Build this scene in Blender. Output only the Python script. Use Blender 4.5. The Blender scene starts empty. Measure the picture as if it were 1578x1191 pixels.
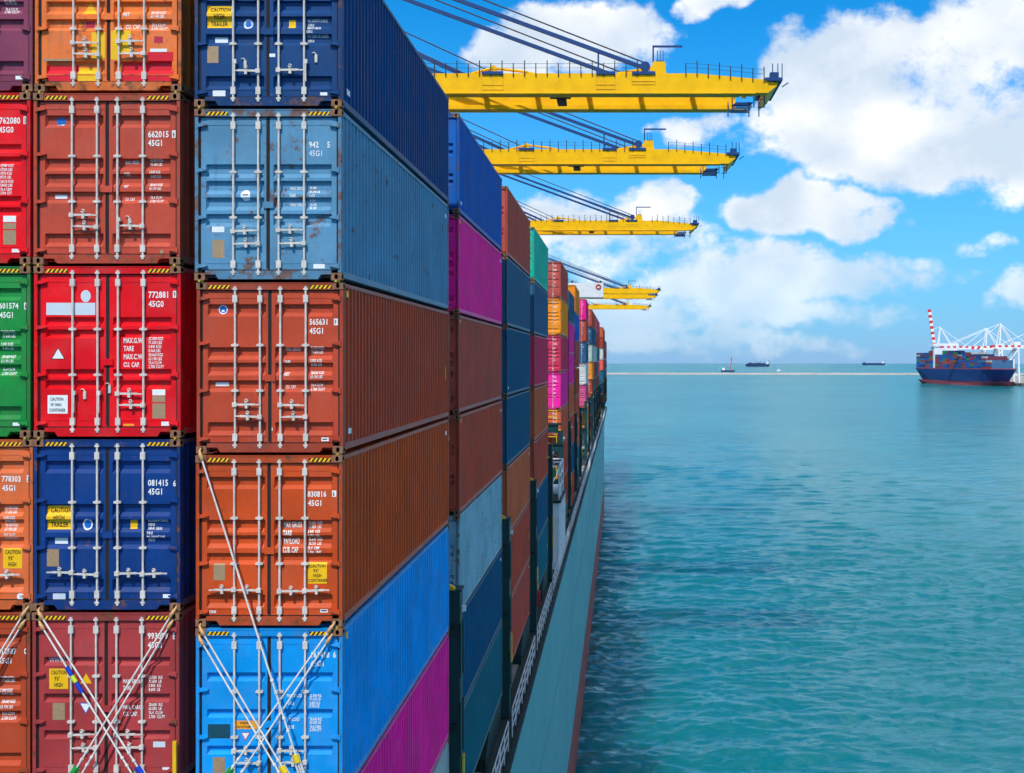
import bpy, bmesh, math, random
from mathutils import Vector
random.seed(7)
R = math.radians
scene = bpy.context.scene
col = scene.collection

# ------------------------------------------------------------------ camera
CAM_H = 36.0                      # drone height above the water
cam_data = bpy.data.cameras.new("camera")
cam = bpy.data.objects.new("camera", cam_data)
col.objects.link(cam)
cam.location = (0, 0, CAM_H)
cam.rotation_euler = (R(90), 0, 0)
cam_data.sensor_width = 36.0
cam_data.lens = 36.0 * 1781.0 / 1578.0
cam_data.shift_x = -(956.0 - 789.0) / 1578.0
cam_data.shift_y = -(595.5 - 554.0) / 1578.0
cam_data.clip_start = 0.5
cam_data.clip_end = 60000
scene.camera = cam

# ------------------------------------------------------------------ light
SUN_EL, SUN_AZ = 52.0, 14.0       # sun high behind the camera, a little to the left
sun_dir = Vector((-math.sin(R(SUN_AZ)) * math.cos(R(SUN_EL)), -math.cos(R(SUN_AZ)) * math.cos(R(SUN_EL)), math.sin(R(SUN_EL))))
sd = bpy.data.lights.new("sun", 'SUN')
sd.energy = 2.6
sd.angle = R(0.53)
sd.color = (1.0, 0.95, 0.87)
sun = bpy.data.objects.new("sun", sd)
col.objects.link(sun)
sun.rotation_euler = sun_dir.to_track_quat('Z', 'Y').to_euler()
sun.location = (-40, -60, 150)

scene.view_settings.view_transform = 'Standard'
scene.view_settings.look = 'None'
scene.view_settings.gamma = 1.0
scene.view_settings.exposure = 0.46
scene.view_settings.use_curve_mapping = False
scene.cycles.use_denoising = True
scene.cycles.max_bounces = 4
scene.cycles.diffuse_bounces = 2
scene.cycles.glossy_bounces = 2
scene.cycles.volume_bounces = 0
scene.cycles.use_adaptive_sampling = True
scene.cycles.adaptive_threshold = 0.04
scene.cycles.adaptive_min_samples = 16
scene.cycles.caustics_reflective = False
scene.cycles.caustics_refractive = False

# ------------------------------------------------------------------ sky with clouds
world = bpy.data.worlds.new("World")
scene.world = world
world.use_nodes = True
wt = world.node_tree
wt.nodes.clear()

class NT:
    """small helper for writing node trees"""
    def __init__(s, tree): s.t = tree; s.n = tree.nodes; s.l = tree.links
    def node(s, typ, **kw):
        n = s.n.new(typ)
        for k, v in kw.items(): setattr(n, k, v)
        return n
    def put(s, sock, v):
        if isinstance(v, bpy.types.NodeSocket): s.l.new(v, sock)
        elif v is not None: sock.default_value = v
    def math(s, op, a, b=None, c=None, clamp=False):
        n = s.node('ShaderNodeMath', operation=op, use_clamp=clamp)
        for i, v in enumerate((a, b, c)):
            if v is not None: s.put(n.inputs[i], v)
        return n.outputs[0]
    def vmath(s, op, a, b=None, out=0):
        n = s.node('ShaderNodeVectorMath', operation=op)
        s.put(n.inputs[0], a)
        if b is not None:
            if op == 'SCALE': s.put(n.inputs['Scale'], b)
            else: s.put(n.inputs[1], b)
        return n.outputs[out]
    def noise(s, vec, scale, detail=4, rough=0.55, lac=2.0, w=None, dist=0.0):
        n = s.node('ShaderNodeTexNoise', noise_dimensions='4D' if w is not None else '3D')
        if vec is not None: s.put(n.inputs['Vector'], vec)
        if w is not None: s.put(n.inputs['W'], w)
        n.inputs['Scale'].default_value = scale
        n.inputs['Detail'].default_value = detail
        n.inputs['Roughness'].default_value = rough
        n.inputs['Lacunarity'].default_value = lac
        n.inputs['Distortion'].default_value = dist
        return n.outputs[0]
    def ramp(s, fac, lo, hi, a=0.0, b=1.0, smooth=True):
        n = s.node('ShaderNodeMapRange', interpolation_type='SMOOTHSTEP' if smooth else 'LINEAR')
        s.put(n.inputs['Value'], fac)
        n.inputs['From Min'].default_value = lo; n.inputs['From Max'].default_value = hi
        n.inputs['To Min'].default_value = a; n.inputs['To Max'].default_value = b
        return n.outputs['Result']
    def mix(s, fac, a, b, blend='MIX'):
        n = s.node('ShaderNodeMix', data_type='RGBA', blend_type=blend)
        s.put(n.inputs[0], fac)
        for sock, v in ((n.inputs[6], a), (n.inputs[7], b)):
            if isinstance(v, (tuple, list)) and len(v) == 3: v = (*v, 1.0)
            s.put(sock, v)
        return n.outputs[2]

# cloud density in direction space: (azimuth, elevation) blobs broken up by fractal noise
# each: azimuth deg (from +Y toward +X), elevation deg, half width, half height, weight
def az_el(x, y):
    a = math.degrees(math.atan((x - 956.0) / 1781.0))
    e = math.degrees(math.atan((554.0 - y) / 1781.0 * math.cos(R(a))))
    return a, e
CLOUDS = []
for (x, y, rx, ry, w) in (
    (1470, 165, 310, 115, 1.5), (1370, 125, 190, 105, 1.4), (1250, 125, 105, 90, 1.25), (1550, 60, 140, 140, 1.5),
    (1190, 200, 70, 45, 0.55), (1620, 180, 280, 110, 1.3),
    (1250, 312, 112, 42, 1.25), (1185, 330, 80, 36, 0.95), (1310, 335, 70, 28, 0.85),
    (890, 62, 135, 58, 0.95), (985, 28, 40, 34, 0.6), (1105, 8, 55, 24, 0.7), (800, 82, 90, 40, 0.7),
    (1012, 322, 72, 38, 1.1), (900, 345, 110, 38, 0.75), (820, 330, 65, 34, 0.7), (1060, 205, 60, 26, 0.6), (760, 240, 50, 24, 0.5),
    (1085, 436, 125, 50, 0.95), (1235, 415, 190, 42, 0.72), (1385, 418, 140, 34, 0.6), (1490, 372, 48, 16, 0.45),
    (1010, 490, 260, 46, 0.55), (1260, 475, 190, 30, 0.5), (1560, 440, 66, 46, 0.9), (950, 390, 170, 40, 0.42),
    (1080, 535, 280, 20, 0.5),
):
    a, e = az_el(x, y)
    CLOUDS.append((a, e, rx / 1781 * 57.3, ry / 1781 * 57.3, w))

grp = bpy.data.node_groups.new("cloud_density", 'ShaderNodeTree')
grp.interface.new_socket("Direction", in_out='INPUT', socket_type='NodeSocketVector')
grp.interface.new_socket("Density", in_out='OUTPUT', socket_type='NodeSocketFloat')
g = NT(grp)
gi = g.node('NodeGroupInput'); go = g.node('NodeGroupOutput')
sep = g.node('ShaderNodeSeparateXYZ'); g.l.new(gi.outputs[0], sep.inputs[0])
az = g.math('MULTIPLY', g.math('ARCTAN2', sep.outputs[0], sep.outputs[1]), 180 / math.pi)
el = g.math('MULTIPLY', g.math('ARCSINE', sep.outputs[2]), 180 / math.pi)
comb = g.node('ShaderNodeCombineXYZ'); g.l.new(az, comb.inputs[0]); g.l.new(el, comb.inputs[1])
wn = g.node('ShaderNodeTexNoise'); g.l.new(gi.outputs[0], wn.inputs['Vector'])
wn.inputs['Scale'].default_value = 11.0; wn.inputs['Detail'].default_value = 3.0; wn.inputs['Roughness'].default_value = 0.6
wv = g.vmath('MULTIPLY', g.vmath('SUBTRACT', wn.outputs['Color'], (0.5, 0.5, 0.5)), (7.5, 3.6, 0.0))
pt = g.vmath('ADD', comb.outputs[0], wv)
total = None
for (a, e, rx, ry, w) in CLOUDS:
    d = g.vmath('SUBTRACT', pt, (a, e, 0))
    d = g.vmath('MULTIPLY', d, (1 / rx, 1 / ry, 0))
    q = g.vmath('DOT_PRODUCT', d, d, out=1)
    v = g.math('MULTIPLY_ADD', q, -w, w)
    total = v if total is None else g.math('SMOOTH_MAX', total, v, 0.25)
# away from the clouds in view the same broken cumulus goes on round the rest of the sky
wide = g.noise(g.vmath('MULTIPLY', gi.outputs[0], (1.0, 1.0, 1.9)), 3.2, 4, 0.5)
outside = g.math('MAXIMUM', g.ramp(g.math('ABSOLUTE', g.math('ADD', az, 4.0)), 22, 40), g.ramp(el, 16, 30))
gen = g.ramp(wide, 0.36, 0.60, -0.75, 0.85, smooth=False)
gen = g.math('ADD', g.math('MULTIPLY', g.math('ADD', gen, 0.75), outside), -0.75)
tot = g.math('MAXIMUM', g.math('MAXIMUM', total, gen), -0.75)
g.l.new(tot, go.inputs[0])

w_ = NT(wt)
tc = w_.node('ShaderNodeTexCoord')
dirv = w_.vmath('NORMALIZE', tc.outputs['Generated'])
sky = w_.node('ShaderNodeTexSky', sky_type='NISHITA', sun_disc=False)
sky.sun_elevation = R(SUN_EL)
sky.sun_rotation = R(180 + SUN_AZ)
sky.altitude = 0
sky.air_density = 1.0
sky.dust_density = 0.0
sky.ozone_density = 3.0
sepw = w_.node('ShaderNodeSeparateXYZ'); w_.l.new(dirv, sepw.inputs[0])
zel = sepw.outputs[2]
# deep tropical blue aloft, pale blue toward the horizon
tinted = w_.mix(1.0, sky.outputs[0], (0.03, 0.50, 0.80), 'MULTIPLY')
hor = w_.math('POWER', w_.math('SUBTRACT', 1.0, w_.ramp(zel, -0.01, 0.30, smooth=False)), 1.7)
sky_col = w_.mix(hor, tinted, (1.4, 2.45, 4.0))
ng = w_.node('ShaderNodeGroup'); ng.node_tree = grp
w_.put(ng.inputs[0], dirv)
blob = ng.outputs[0]
sq = w_.vmath('MULTIPLY', dirv, (1.0, 1.0, 1.3))
a0 = w_.noise(sq, 11.0, 8, 0.64, 2.1)
b0 = w_.noise(sq, 6.0, 2, 0.55, 2.1)
b1 = w_.noise(w_.vmath('ADD', sq, (-0.020, 0.0, 0.040)), 6.0, 2, 0.55, 2.1)
blobc = w_.math('MINIMUM', blob, 0.66)
d0 = w_.math('ADD', blobc, w_.math('MULTIPLY_ADD', a0, 3.3, -1.65))
mask = w_.ramp(d0, -0.12, 0.58)
lit = w_.ramp(w_.math('SUBTRACT', b0, b1), -0.10, 0.17)
edge = w_.ramp(d0, 0.25, 1.1, 1.0, 0.0)
fine_ = w_.ramp(a0, 0.40, 0.72, -0.30, 0.25)
shade = w_.math('ADD', w_.math('ADD', w_.math('MULTIPLY', lit, 0.80), w_.math('MULTIPLY', edge, 0.22)), fine_, clamp=True)
CLOUD_HI = (6.0, 5.85, 5.7)
CLOUD_LO = (3.3, 3.85, 4.5)
ccol = w_.mix(shade, CLOUD_LO, CLOUD_HI)
low = w_.ramp(zel, 0.0, 0.13, 0.46, 1.0)             # clouds near the horizon sit behind more air
skyc = w_.mix(w_.math('MULTIPLY', mask, w_.math('MULTIPLY', low, 0.96)), sky_col, ccol)
bg = w_.node('ShaderNodeBackground')
w_.l.new(skyc, bg.inputs['Color'])
bg.inputs['Strength'].default_value = 0.15
wo = w_.node('ShaderNodeOutputWorld')
w_.l.new(bg.outputs[0], wo.inputs['Surface'])
world.cycles.sampling_method = 'NONE'      # smooth sky without a sun disc: found by the bounced rays alone

# ------------------------------------------------------------------ helpers
def lin(c):
    c = c / 255.0
    return c / 12.92 if c <= 0.04045 else ((c + 0.055) / 1.055) ** 2.4
def rgb(r, g_, b, wear=0.5): return (lin(r), lin(g_), lin(b), wear)      # fourth value: how worn the paint is

class MB:
    """collects boxes, prisms, tubes and grids into one mesh"""
    def __init__(s): s.v = []; s.f = []; s.m = []; s.sm = []
    def add(s, vs, fs, mat=0, smooth=False):
        o = len(s.v); s.v += [tuple(p) for p in vs]
        for f in fs: s.f.append(tuple(o + i for i in f)); s.m.append(mat); s.sm.append(smooth)
        return s
    def box(s, x0, x1, y0, y1, z0, z1, mat=0):
        vs = [(x, y, z) for z in (z0, z1) for y in (y0, y1) for x in (x0, x1)]
        return s.add(vs, [(0, 2, 3, 1), (4, 5, 7, 6), (0, 1, 5, 4), (2, 6, 7, 3), (0, 4, 6, 2), (1, 3, 7, 5)], mat)
    def prism(s, poly, a0, a1, axis='y', mat=0):
        """poly: list of 2-D points; extruded along axis"""
        n = len(poly)
        def P(p, a):
            return (p[0], a, p[1]) if axis == 'y' else ((a, p[0], p[1]) if axis == 'x' else (p[0], p[1], a))
        vs = [P(p, a0) for p in poly] + [P(p, a1) for p in poly]
        fs = [tuple(range(n)), tuple(range(2 * n - 1, n - 1, -1))] + [((i + 1) % n, i, n + i, n + (i + 1) % n) for i in range(n)]
        return s.add(vs, fs, mat)
    def tube(s, pts, r, n=8, mat=0, caps=True, smooth=True):
        pts = [Vector(p) for p in pts]
        rs = r if isinstance(r, (list, tuple)) else [r] * len(pts)
        vs = []
        for i, p in enumerate(pts):
            t = (pts[min(i + 1, len(pts) - 1)] - pts[max(i - 1, 0)]).normalized()
            up = Vector((0, 0, 1)) if abs(t.z) < 0.9 else Vector((1, 0, 0))
            a = t.cross(up).normalized(); b = t.cross(a)
            for k in range(n):
                q = 2 * math.pi * (k + 0.5) / n
                vs.append(p + (a * math.cos(q) + b * math.sin(q)) * rs[i])
        fs = []
        for i in range(len(pts) - 1):
            for k in range(n):
                fs.append((i * n + k, i * n + (k + 1) % n, (i + 1) * n + (k + 1) % n, (i + 1) * n + k))
        s.add(vs, fs, mat, smooth)
        if caps:
            o = len(vs) - n
            s.add(vs[:n], [tuple(range(n - 1, -1, -1))], mat); s.add(vs[o:], [tuple(range(n))], mat)
        return s
    def beam(s, p0, p1, w, h, mat=0):
        """rectangular bar between two points"""
        p0 = Vector(p0); p1 = Vector(p1); t = (p1 - p0).normalized()
        up = Vector((0, 0, 1)) if abs(t.z) < 0.95 else Vector((0, 1, 0))
        a = t.cross(up).normalized() * (w / 2); b = a.cross(t).normalized() * (h / 2)
        vs = [p0 - a - b, p0 + a - b, p0 + a + b, p0 - a + b, p1 - a - b, p1 + a - b, p1 + a + b, p1 - a + b]
        return s.add(vs, [(0, 1, 2, 3), (7, 6, 5, 4), (0, 4, 5, 1), (1, 5, 6, 2), (2, 6, 7, 3), (3, 7, 4, 0)], mat)
    def mesh(s, name, mats):
        me = bpy.data.meshes.new(name)
        me.from_pydata(s.v, [], s.f)
        for m in mats: me.materials.append(m)
        me.polygons.foreach_set('material_index', s.m)
        me.polygons.foreach_set('use_smooth', s.sm)
        bm = bmesh.new(); bm.from_mesh(me)
        bmesh.ops.recalc_face_normals(bm, faces=bm.faces)
        bm.to_mesh(me); bm.free()
        me.update()
        return me
    def build(s, name, mats, parent=None, color=None):
        if not isinstance(mats, (list, tuple)): mats = [mats]
        return put(name, s.mesh(name, mats), parent, color)

def put(name, me, parent=None, color=None, loc=None):
    o = bpy.data.objects.new(name, me)
    col.objects.link(o)
    if parent is not None: o.parent = parent
    if color is not None: o.color = color
    if loc is not None: o.location = loc
    return o
def tag(o, label=None, cat=None, group=None, kind=None):
    if label: o["label"] = label
    if cat: o["category"] = cat
    if group: o["group"] = group
    if kind: o["kind"] = kind
    return o
def empty(name, loc=(0, 0, 0), rz=0.0):
    o = bpy.data.objects.new(name, None)
    o.empty_display_size = 0.5
    col.objects.link(o); o.location = loc; o.rotation_euler = (0, 0, rz)
    return o
def copy_tree(o, parent=None):
    c = o.copy(); col.objects.link(c); c.parent = parent
    for ch in o.children: copy_tree(ch, c)
    return c

# ------------------------------------------------------------------ materials
def mat_base(name):
    m = bpy.data.materials.new(name); m.use_nodes = True
    t = NT(m.node_tree)
    b = t.n['Principled BSDF']
    return m, t, b
def simple(name, c, rough=0.5, metal=0.0, spec=0.4, var=0.12, scale=3.0, bump=0.0):
    m, t, b = mat_base(name)
    tc = t.node('ShaderNodeTexCoord')
    oi = t.node('ShaderNodeObjectInfo')
    n = t.noise(tc.outputs['Object'], scale, 5, 0.6, w=t.math('MULTIPLY', oi.outputs['Random'], 50))
    f = t.ramp(n, 0.3, 0.7, 1 - var, 1 + var, smooth=False)
    cc = t.vmath('SCALE', t.mix(0.0, c[:3], c[:3]), f)
    t.put(b.inputs['Base Color'], cc)
    t.put(b.inputs['Roughness'], t.ramp(n, 0.2, 0.8, rough - 0.08, rough + 0.1, smooth=False))
    b.inputs['Metallic'].default_value = metal
    b.inputs['Specular IOR Level'].default_value = spec
    if bump:
        bp = t.node('ShaderNodeBump'); bp.inputs['Strength'].default_value = bump; bp.inputs['Distance'].default_value = 0.02
        t.put(bp.inputs['Height'], t.noise(tc.outputs['Object'], scale * 4, 4, 0.6)); t.put(b.inputs['Normal'], bp.outputs[0])
    return m

def paint(name, rust=0.5, fade=0.14, streak=0.25, rough=0.5, spec=0.25):
    """container paint: colour comes from the object; sun-bleach, run-off streaks, scuffs and rust on top"""
    m, t, b = mat_base(name)
    tc = t.node('ShaderNodeTexCoord'); oi = t.node('ShaderNodeObjectInfo')
    w = t.math('MULTIPLY', oi.outputs['Random'], 80)
    P = tc.outputs['Object']
    base = oi.outputs['Color']
    big = t.noise(P, 0.7, 4, 0.6, w=w)
    fine = t.noise(P, 14.0, 5, 0.65, w=w)
    st = t.noise(t.vmath('MULTIPLY', P, (9.0, 3.0, 0.35)), 1.0, 5, 0.6, w=w)
    val = t.math('MULTIPLY', t.ramp(big, 0.3, 0.7, 0.82, 1.12), t.ramp(fine, 0.25, 0.75, 0.95, 1.05))
    c1 = t.vmath('SCALE', base, val)
    bw = t.node('ShaderNodeRGBToBW'); t.l.new(base, bw.inputs[0])
    grey = t.vmath('SCALE', t.mix(0.0, (1.0, 0.95, 0.9), (1, 1, 1)), t.math('MULTIPLY_ADD', bw.outputs[0], 0.9, 0.06))
    c2 = t.mix(t.ramp(t.noise(P, 1.6, 5, 0.62, w=t.math('ADD', w, 9.0)), 0.42, 0.8, 0.0, fade), c1, grey)
    c3 = t.mix(t.ramp(st, 0.52, 0.82, 0.0, streak), c2, (0.075, 0.06, 0.05))
    runs = t.noise(t.vmath('MULTIPLY', P, (5.0, 2.2, 0.16)), 1.0, 3, 0.5, w=t.math('ADD', w, 33.0))
    spots = t.noise(P, 1.3, 3, 0.5, w=t.math('ADD', w, 40.0))
    c3 = t.mix(t.math('MULTIPLY', t.ramp(runs, 0.55, 0.80), t.ramp(spots, 0.40, 0.65, 0.0, 0.42)), c3, (0.12, 0.065, 0.038))
    scuff = t.noise(t.vmath('MULTIPLY', P, (1.0, 0.6, 1.6)), 7.0, 6, 0.7, w=t.math('ADD', w, 55.0))
    c3 = t.mix(t.ramp(scuff, 0.64, 0.74, 0.0, 0.28), c3, (0.42, 0.40, 0.38))
    if rust:
        rn = t.noise(P, 3.4, 8, 0.68, w=t.math('ADD', w, 21.0))
        rn = t.math('ADD', rn, t.math('MULTIPLY_ADD', oi.outputs['Alpha'], 0.14, -0.07))
        rm = t.ramp(rn, 0.72 - 0.14 * rust, 0.78 - 0.1 * rust, 0.0, 0.85)
        rcol = t.mix(t.ramp(fine, 0.35, 0.65), (0.10, 0.045, 0.02), (0.21, 0.085, 0.035))
        c3 = t.mix(rm, c3, rcol)
    t.put(b.inputs['Base Color'], c3)
    t.put(b.inputs['Roughness'], t.ramp(big, 0.3, 0.7, rough - 0.06, rough + 0.12))
    b.inputs['Specular IOR Level'].default_value = spec
    bp = t.node('ShaderNodeBump'); bp.inputs['Strength'].default_value = 0.22; bp.inputs['Distance'].default_value = 0.012
    t.put(bp.inputs['Height'], t.math('ADD', t.noise(P, 5.0, 3, 0.5, w=w), t.math('MULTIPLY', t.noise(P, 1.1, 2, 0.5, w=t.math('ADD', w, 71.0)), 4.5))); t.put(b.inputs['Normal'], bp.outputs[0])
    return m

M = {}
M['panel'] = paint('door_paint', rust=0.75)
M['side'] = paint('side_paint', rust=0.5, fade=0.18, streak=0.3, rough=0.6, spec=0.10)
M['rail'] = paint('rail_paint', rust=0.7, fade=0.5, streak=0.15, rough=0.6)
M['frame'] = paint('frame_paint', rust=1.35, fade=0.25, streak=0.4, rough=0.6)
M['casting'] = simple('casting_steel', rgb(140, 100, 76), 0.7, 0, 0.2, 0.35, 9.0)
M['rubber'] = simple('gasket_rubber', rgb(42, 40, 42), 0.75, 0, 0.2, 0.3)
M['dark'] = simple('dark_recess', rgb(14, 13, 14), 0.9, 0, 0.1)
M['galv'] = simple('galvanised_bar', rgb(212, 204, 196), 0.5, 0.0, 0.35, 0.22, 5.0)
M['white'] = simple('white_lettering', rgb(240, 240, 238), 0.6, 0, 0.3, 0.05, 20.0)
M['black'] = simple('black_lettering', rgb(30, 28, 26), 0.6, 0, 0.3)
M['yellow_print'] = simple('yellow_sign', rgb(246, 192, 20), 0.5, 0, 0.35, 0.06)
M['tan'] = simple('data_plate', rgb(170, 142, 110), 0.5, 0.2, 0.4, 0.14, 20)
M['sticker'] = simple('white_sticker', rgb(236, 240, 244), 0.5, 0, 0.35, 0.05, 12)
M['blue_print'] = simple('blue_sign', rgb(20, 110, 205), 0.5, 0, 0.35, 0.1)
M['orange_print'] = simple('orange_sign', rgb(245, 165, 45), 0.5, 0, 0.35, 0.06)
M['teal_print'] = simple('dark_teal_patch', rgb(18, 72, 92), 0.5, 0, 0.35, 0.1)
M['red_print'] = simple('red_patch', rgb(222, 22, 44), 0.5, 0, 0.35, 0.1)
M['magenta_print'] = simple('magenta_patch', rgb(190, 40, 70), 0.5, 0, 0.35, 0.1)
M['pale_print'] = simple('pale_grey_patch', rgb(205, 216, 228), 0.5, 0, 0.35, 0.04)
M['brass'] = simple('twist_lock_steel', rgb(214, 176, 70), 0.45, 0.3, 0.4, 0.25, 30)
M['rod'] = simple('lashing_rod_steel', rgb(226, 220, 214), 0.45, 0.1, 0.4, 0.2, 6)
M['rod_rust'] = simple('worn_rod_head', rgb(205, 160, 110), 0.5, 0.2, 0.4, 0.2, 20)
M['tape_blue'] = simple('blue_tape', rgb(18, 60, 190), 0.4); M['tape_green'] = simple('green_tape', rgb(30, 140, 60), 0.4)
M['tape_yellow'] = simple('yellow_tape', rgb(240, 205, 20), 0.4); M['tape_purple'] = simple('purple_tape', rgb(110, 40, 140), 0.4)
M['tape_lime'] = simple('lime_tape', rgb(205, 225, 60), 0.4)

# ------------------------------------------------------------------ the sea (a cap of the globe, so the horizon dips as it does at sea)
def sea_material():
    m, t, b = mat_base('sea_water')
    geo = t.node('ShaderNodeNewGeometry')
    P = geo.outputs['Position']
    P2 = t.vmath('MULTIPLY', P, (0.80, 1.0, 1.0))
    # broad patches of turbid and clearer water
    pat = t.noise(t.vmath('MULTIPLY', P, (0.004, 0.0022, 0.0)), 1.0, 5, 0.55)
    pat2 = t.noise(t.vmath('MULTIPLY', P, (0.02, 0.012, 0.0)), 1.0, 4, 0.55)
    mixf = t.math('ADD', t.math('MULTIPLY', pat, 0.7), t.math('MULTIPLY', pat2, 0.3))
    c = t.mix(t.ramp(mixf, 0.36, 0.64), (0.003, 0.140, 0.172), (0.007, 0.185, 0.200))
    streaks = t.noise(t.vmath('MULTIPLY', P, (0.0016, 0.016, 0.0)), 1.0, 4, 0.55)
    c = t.mix(t.ramp(streaks, 0.45, 0.7, 0.0, 0.35), c, (0.010, 0.175, 0.215))
    # light spreads widely in the turbid water under a rippled, sky-reflecting surface
    sss = t.node('ShaderNodeSubsurfaceScattering', falloff='BURLEY')
    t.put(sss.inputs['Color'], c)
    sss.inputs['Radius'].default_value = (0.5, 1.0, 1.0); sss.inputs['Scale'].default_value = 14.0
    gl = t.node('ShaderNodeBsdfGlossy')
    gl.inputs['Color'].default_value = (0.70, 0.93, 1.0, 1.0)
    gl.inputs['Roughness'].default_value = 0.10
    fr = t.node('ShaderNodeFresnel'); fr.inputs['IOR'].default_value = 1.333
    rip = t.ramp(t.noise(t.vmath('MULTIPLY', P, (0.010, 0.005, 0.0)), 1.0, 3, 0.5), 0.3, 0.7, 0.55, 1.1)
    swell = t.noise(P2, 0.055, 7, 0.54, 2.0, dist=0.35)
    chop = t.noise(P2, 1.5, 3, 0.55, dist=0.5)
    h = t.math('ADD', t.math('MULTIPLY', swell, 1.6), t.math('MULTIPLY', chop, 0.10))
    bp = t.node('ShaderNodeBump')
    bp.inputs['Distance'].default_value = 1.0
    t.put(bp.inputs['Strength'], rip)
    t.put(bp.inputs['Height'], h)
    for n_ in (sss, gl, fr): t.put(n_.inputs['Normal'], bp.outputs[0])
    ms = t.node('ShaderNodeMixShader')
    t.put(ms.inputs[0], t.math('MINIMUM', fr.outputs[0], 0.47))
    t.l.new(sss.outputs[0], ms.inputs[1]); t.l.new(gl.outputs[0], ms.inputs[2])
    t.l.new(ms.outputs[0], t.n['Material Output'].inputs['Surface'])
    t.n.remove(b)
    return m
M['sea'] = sea_material()
def build_sea():
    """one sheet to the horizon, laid in rings; real wavelets where the water is near enough to show them"""
    import numpy as np
    RE = 6.371e6
    rows = [8.0, 20.0, 38.0, 56.0, 70.0]
    r = 78.0
    while r < 26000:
        rows.append(r)
        r += max(0.36, r * r / (36.0 * 1156.0) * 0.55)
        if r > 3000: r += r * 0.08
    rows = np.array(rows)
    fine = np.linspace(R(-8), R(25), 262)
    coarse = np.linspace(R(25), R(352), 66)[1:-1]
    az = np.concatenate([fine, coarse])
    nr, na = len(rows), len(az)
    rr = rows[:, None] * np.ones(na)[None, :]
    aa = az[None, :] * np.ones(nr)[:, None]
    x = rr * np.sin(aa); y = rr * np.cos(aa)
    z = -rr * rr / (2 * RE)
    dr = np.gradient(rows)[:, None]
    cell = np.maximum(dr, rows[:, None] * (fine[1] - fine[0]))
    azd = np.degrees(aa)
    win = np.clip((azd + 8) / 2.0, 0, 1) * np.clip((25 - azd) / 2.0, 0, 1)
    win = win * np.clip((rr - 70) / 12.0, 0, 1)
    rng = np.random.RandomState(11)
    N = 90
    lam = np.concatenate([np.exp(rng.uniform(np.log(0.8), np.log(3.4), 62)), np.exp(rng.uniform(np.log(3.4), np.log(11.0), N - 62))])
    th = R(96) + rng.normal(0, R(36), N)
    ph = rng.uniform(0, 2 * np.pi, N)
    slope = 0.27 * math.sqrt(2.0 / N) * (0.75 + 0.5 * rng.rand(N)) * np.where(lam > 3.4, 0.72, 1.12)
    dz = np.zeros_like(x); ddx = np.zeros_like(x); ddy = np.zeros_like(x)
    gust = 0.85 + 0.25 * np.sin(x * 0.045 + y * 0.021 + 1.0) * np.sin(y * 0.017 - x * 0.012)
    for i in range(N):
        k = 2 * np.pi / lam[i]; a = slope[i] / k
        f_ = np.clip((lam[i] / cell - 1.9) / 1.6, 0, 1)
        p = k * (x * np.cos(th[i]) + y * np.sin(th[i])) + ph[i]
        dz += a * f_ * np.sin(p)
        ddx += 0.75 * a * f_ * np.cos(th[i]) * np.cos(p); ddy += 0.75 * a * f_ * np.sin(th[i]) * np.cos(p)
    w = win * gust
    z = z + dz * w; x = x + ddx * w; y = y + ddy * w
    co = np.stack([x, y, z], -1).reshape(-1, 3)
    idx = np.arange(nr * na).reshape(nr, na)
    a = idx[:-1, :]; b = idx[1:, :]
    quads = np.stack([a, np.roll(a, -1, 1), np.roll(b, -1, 1), b], -1).reshape(-1, 4)
    me = bpy.data.meshes.new('water')
    me.from_pydata(co.tolist() + [(0, 0, 0)], [], quads.tolist() + [(int(idx[0, (j + 1) % na]), int(idx[0, j]), nr * na) for j in range(na)])
    me.polygons.foreach_set('use_smooth', [True] * len(me.polygons))
    me.materials.append(M['sea'])
    me.update()
    if me.polygons[5000].normal.z < 0: me.flip_normals()
    o = put('water', me)
    tag(o, kind='structure')
build_sea()

# ------------------------------------------------------------------ the ship that carries the stacks
SIDE_X = -4.69        # outer plane of the outermost container row
HULL_X = -3.9         # ship's side
BEAM = 59.0
DECK_Z = CAM_H - 14.5
BASE_Z = CAM_H - 13.29
TIER = 2.926
W, L, H = 2.482, 12.19, 2.896
BAYS = [19.5, 33.6, 48.0, 62.9, 91.3, 105.9, 120.8, 157.0, 191.5, 206.0, 220.4, 234.9, 249.3, 311.0, 325.4, 339.9, 354.3, 368.8, 383.2]

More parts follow.
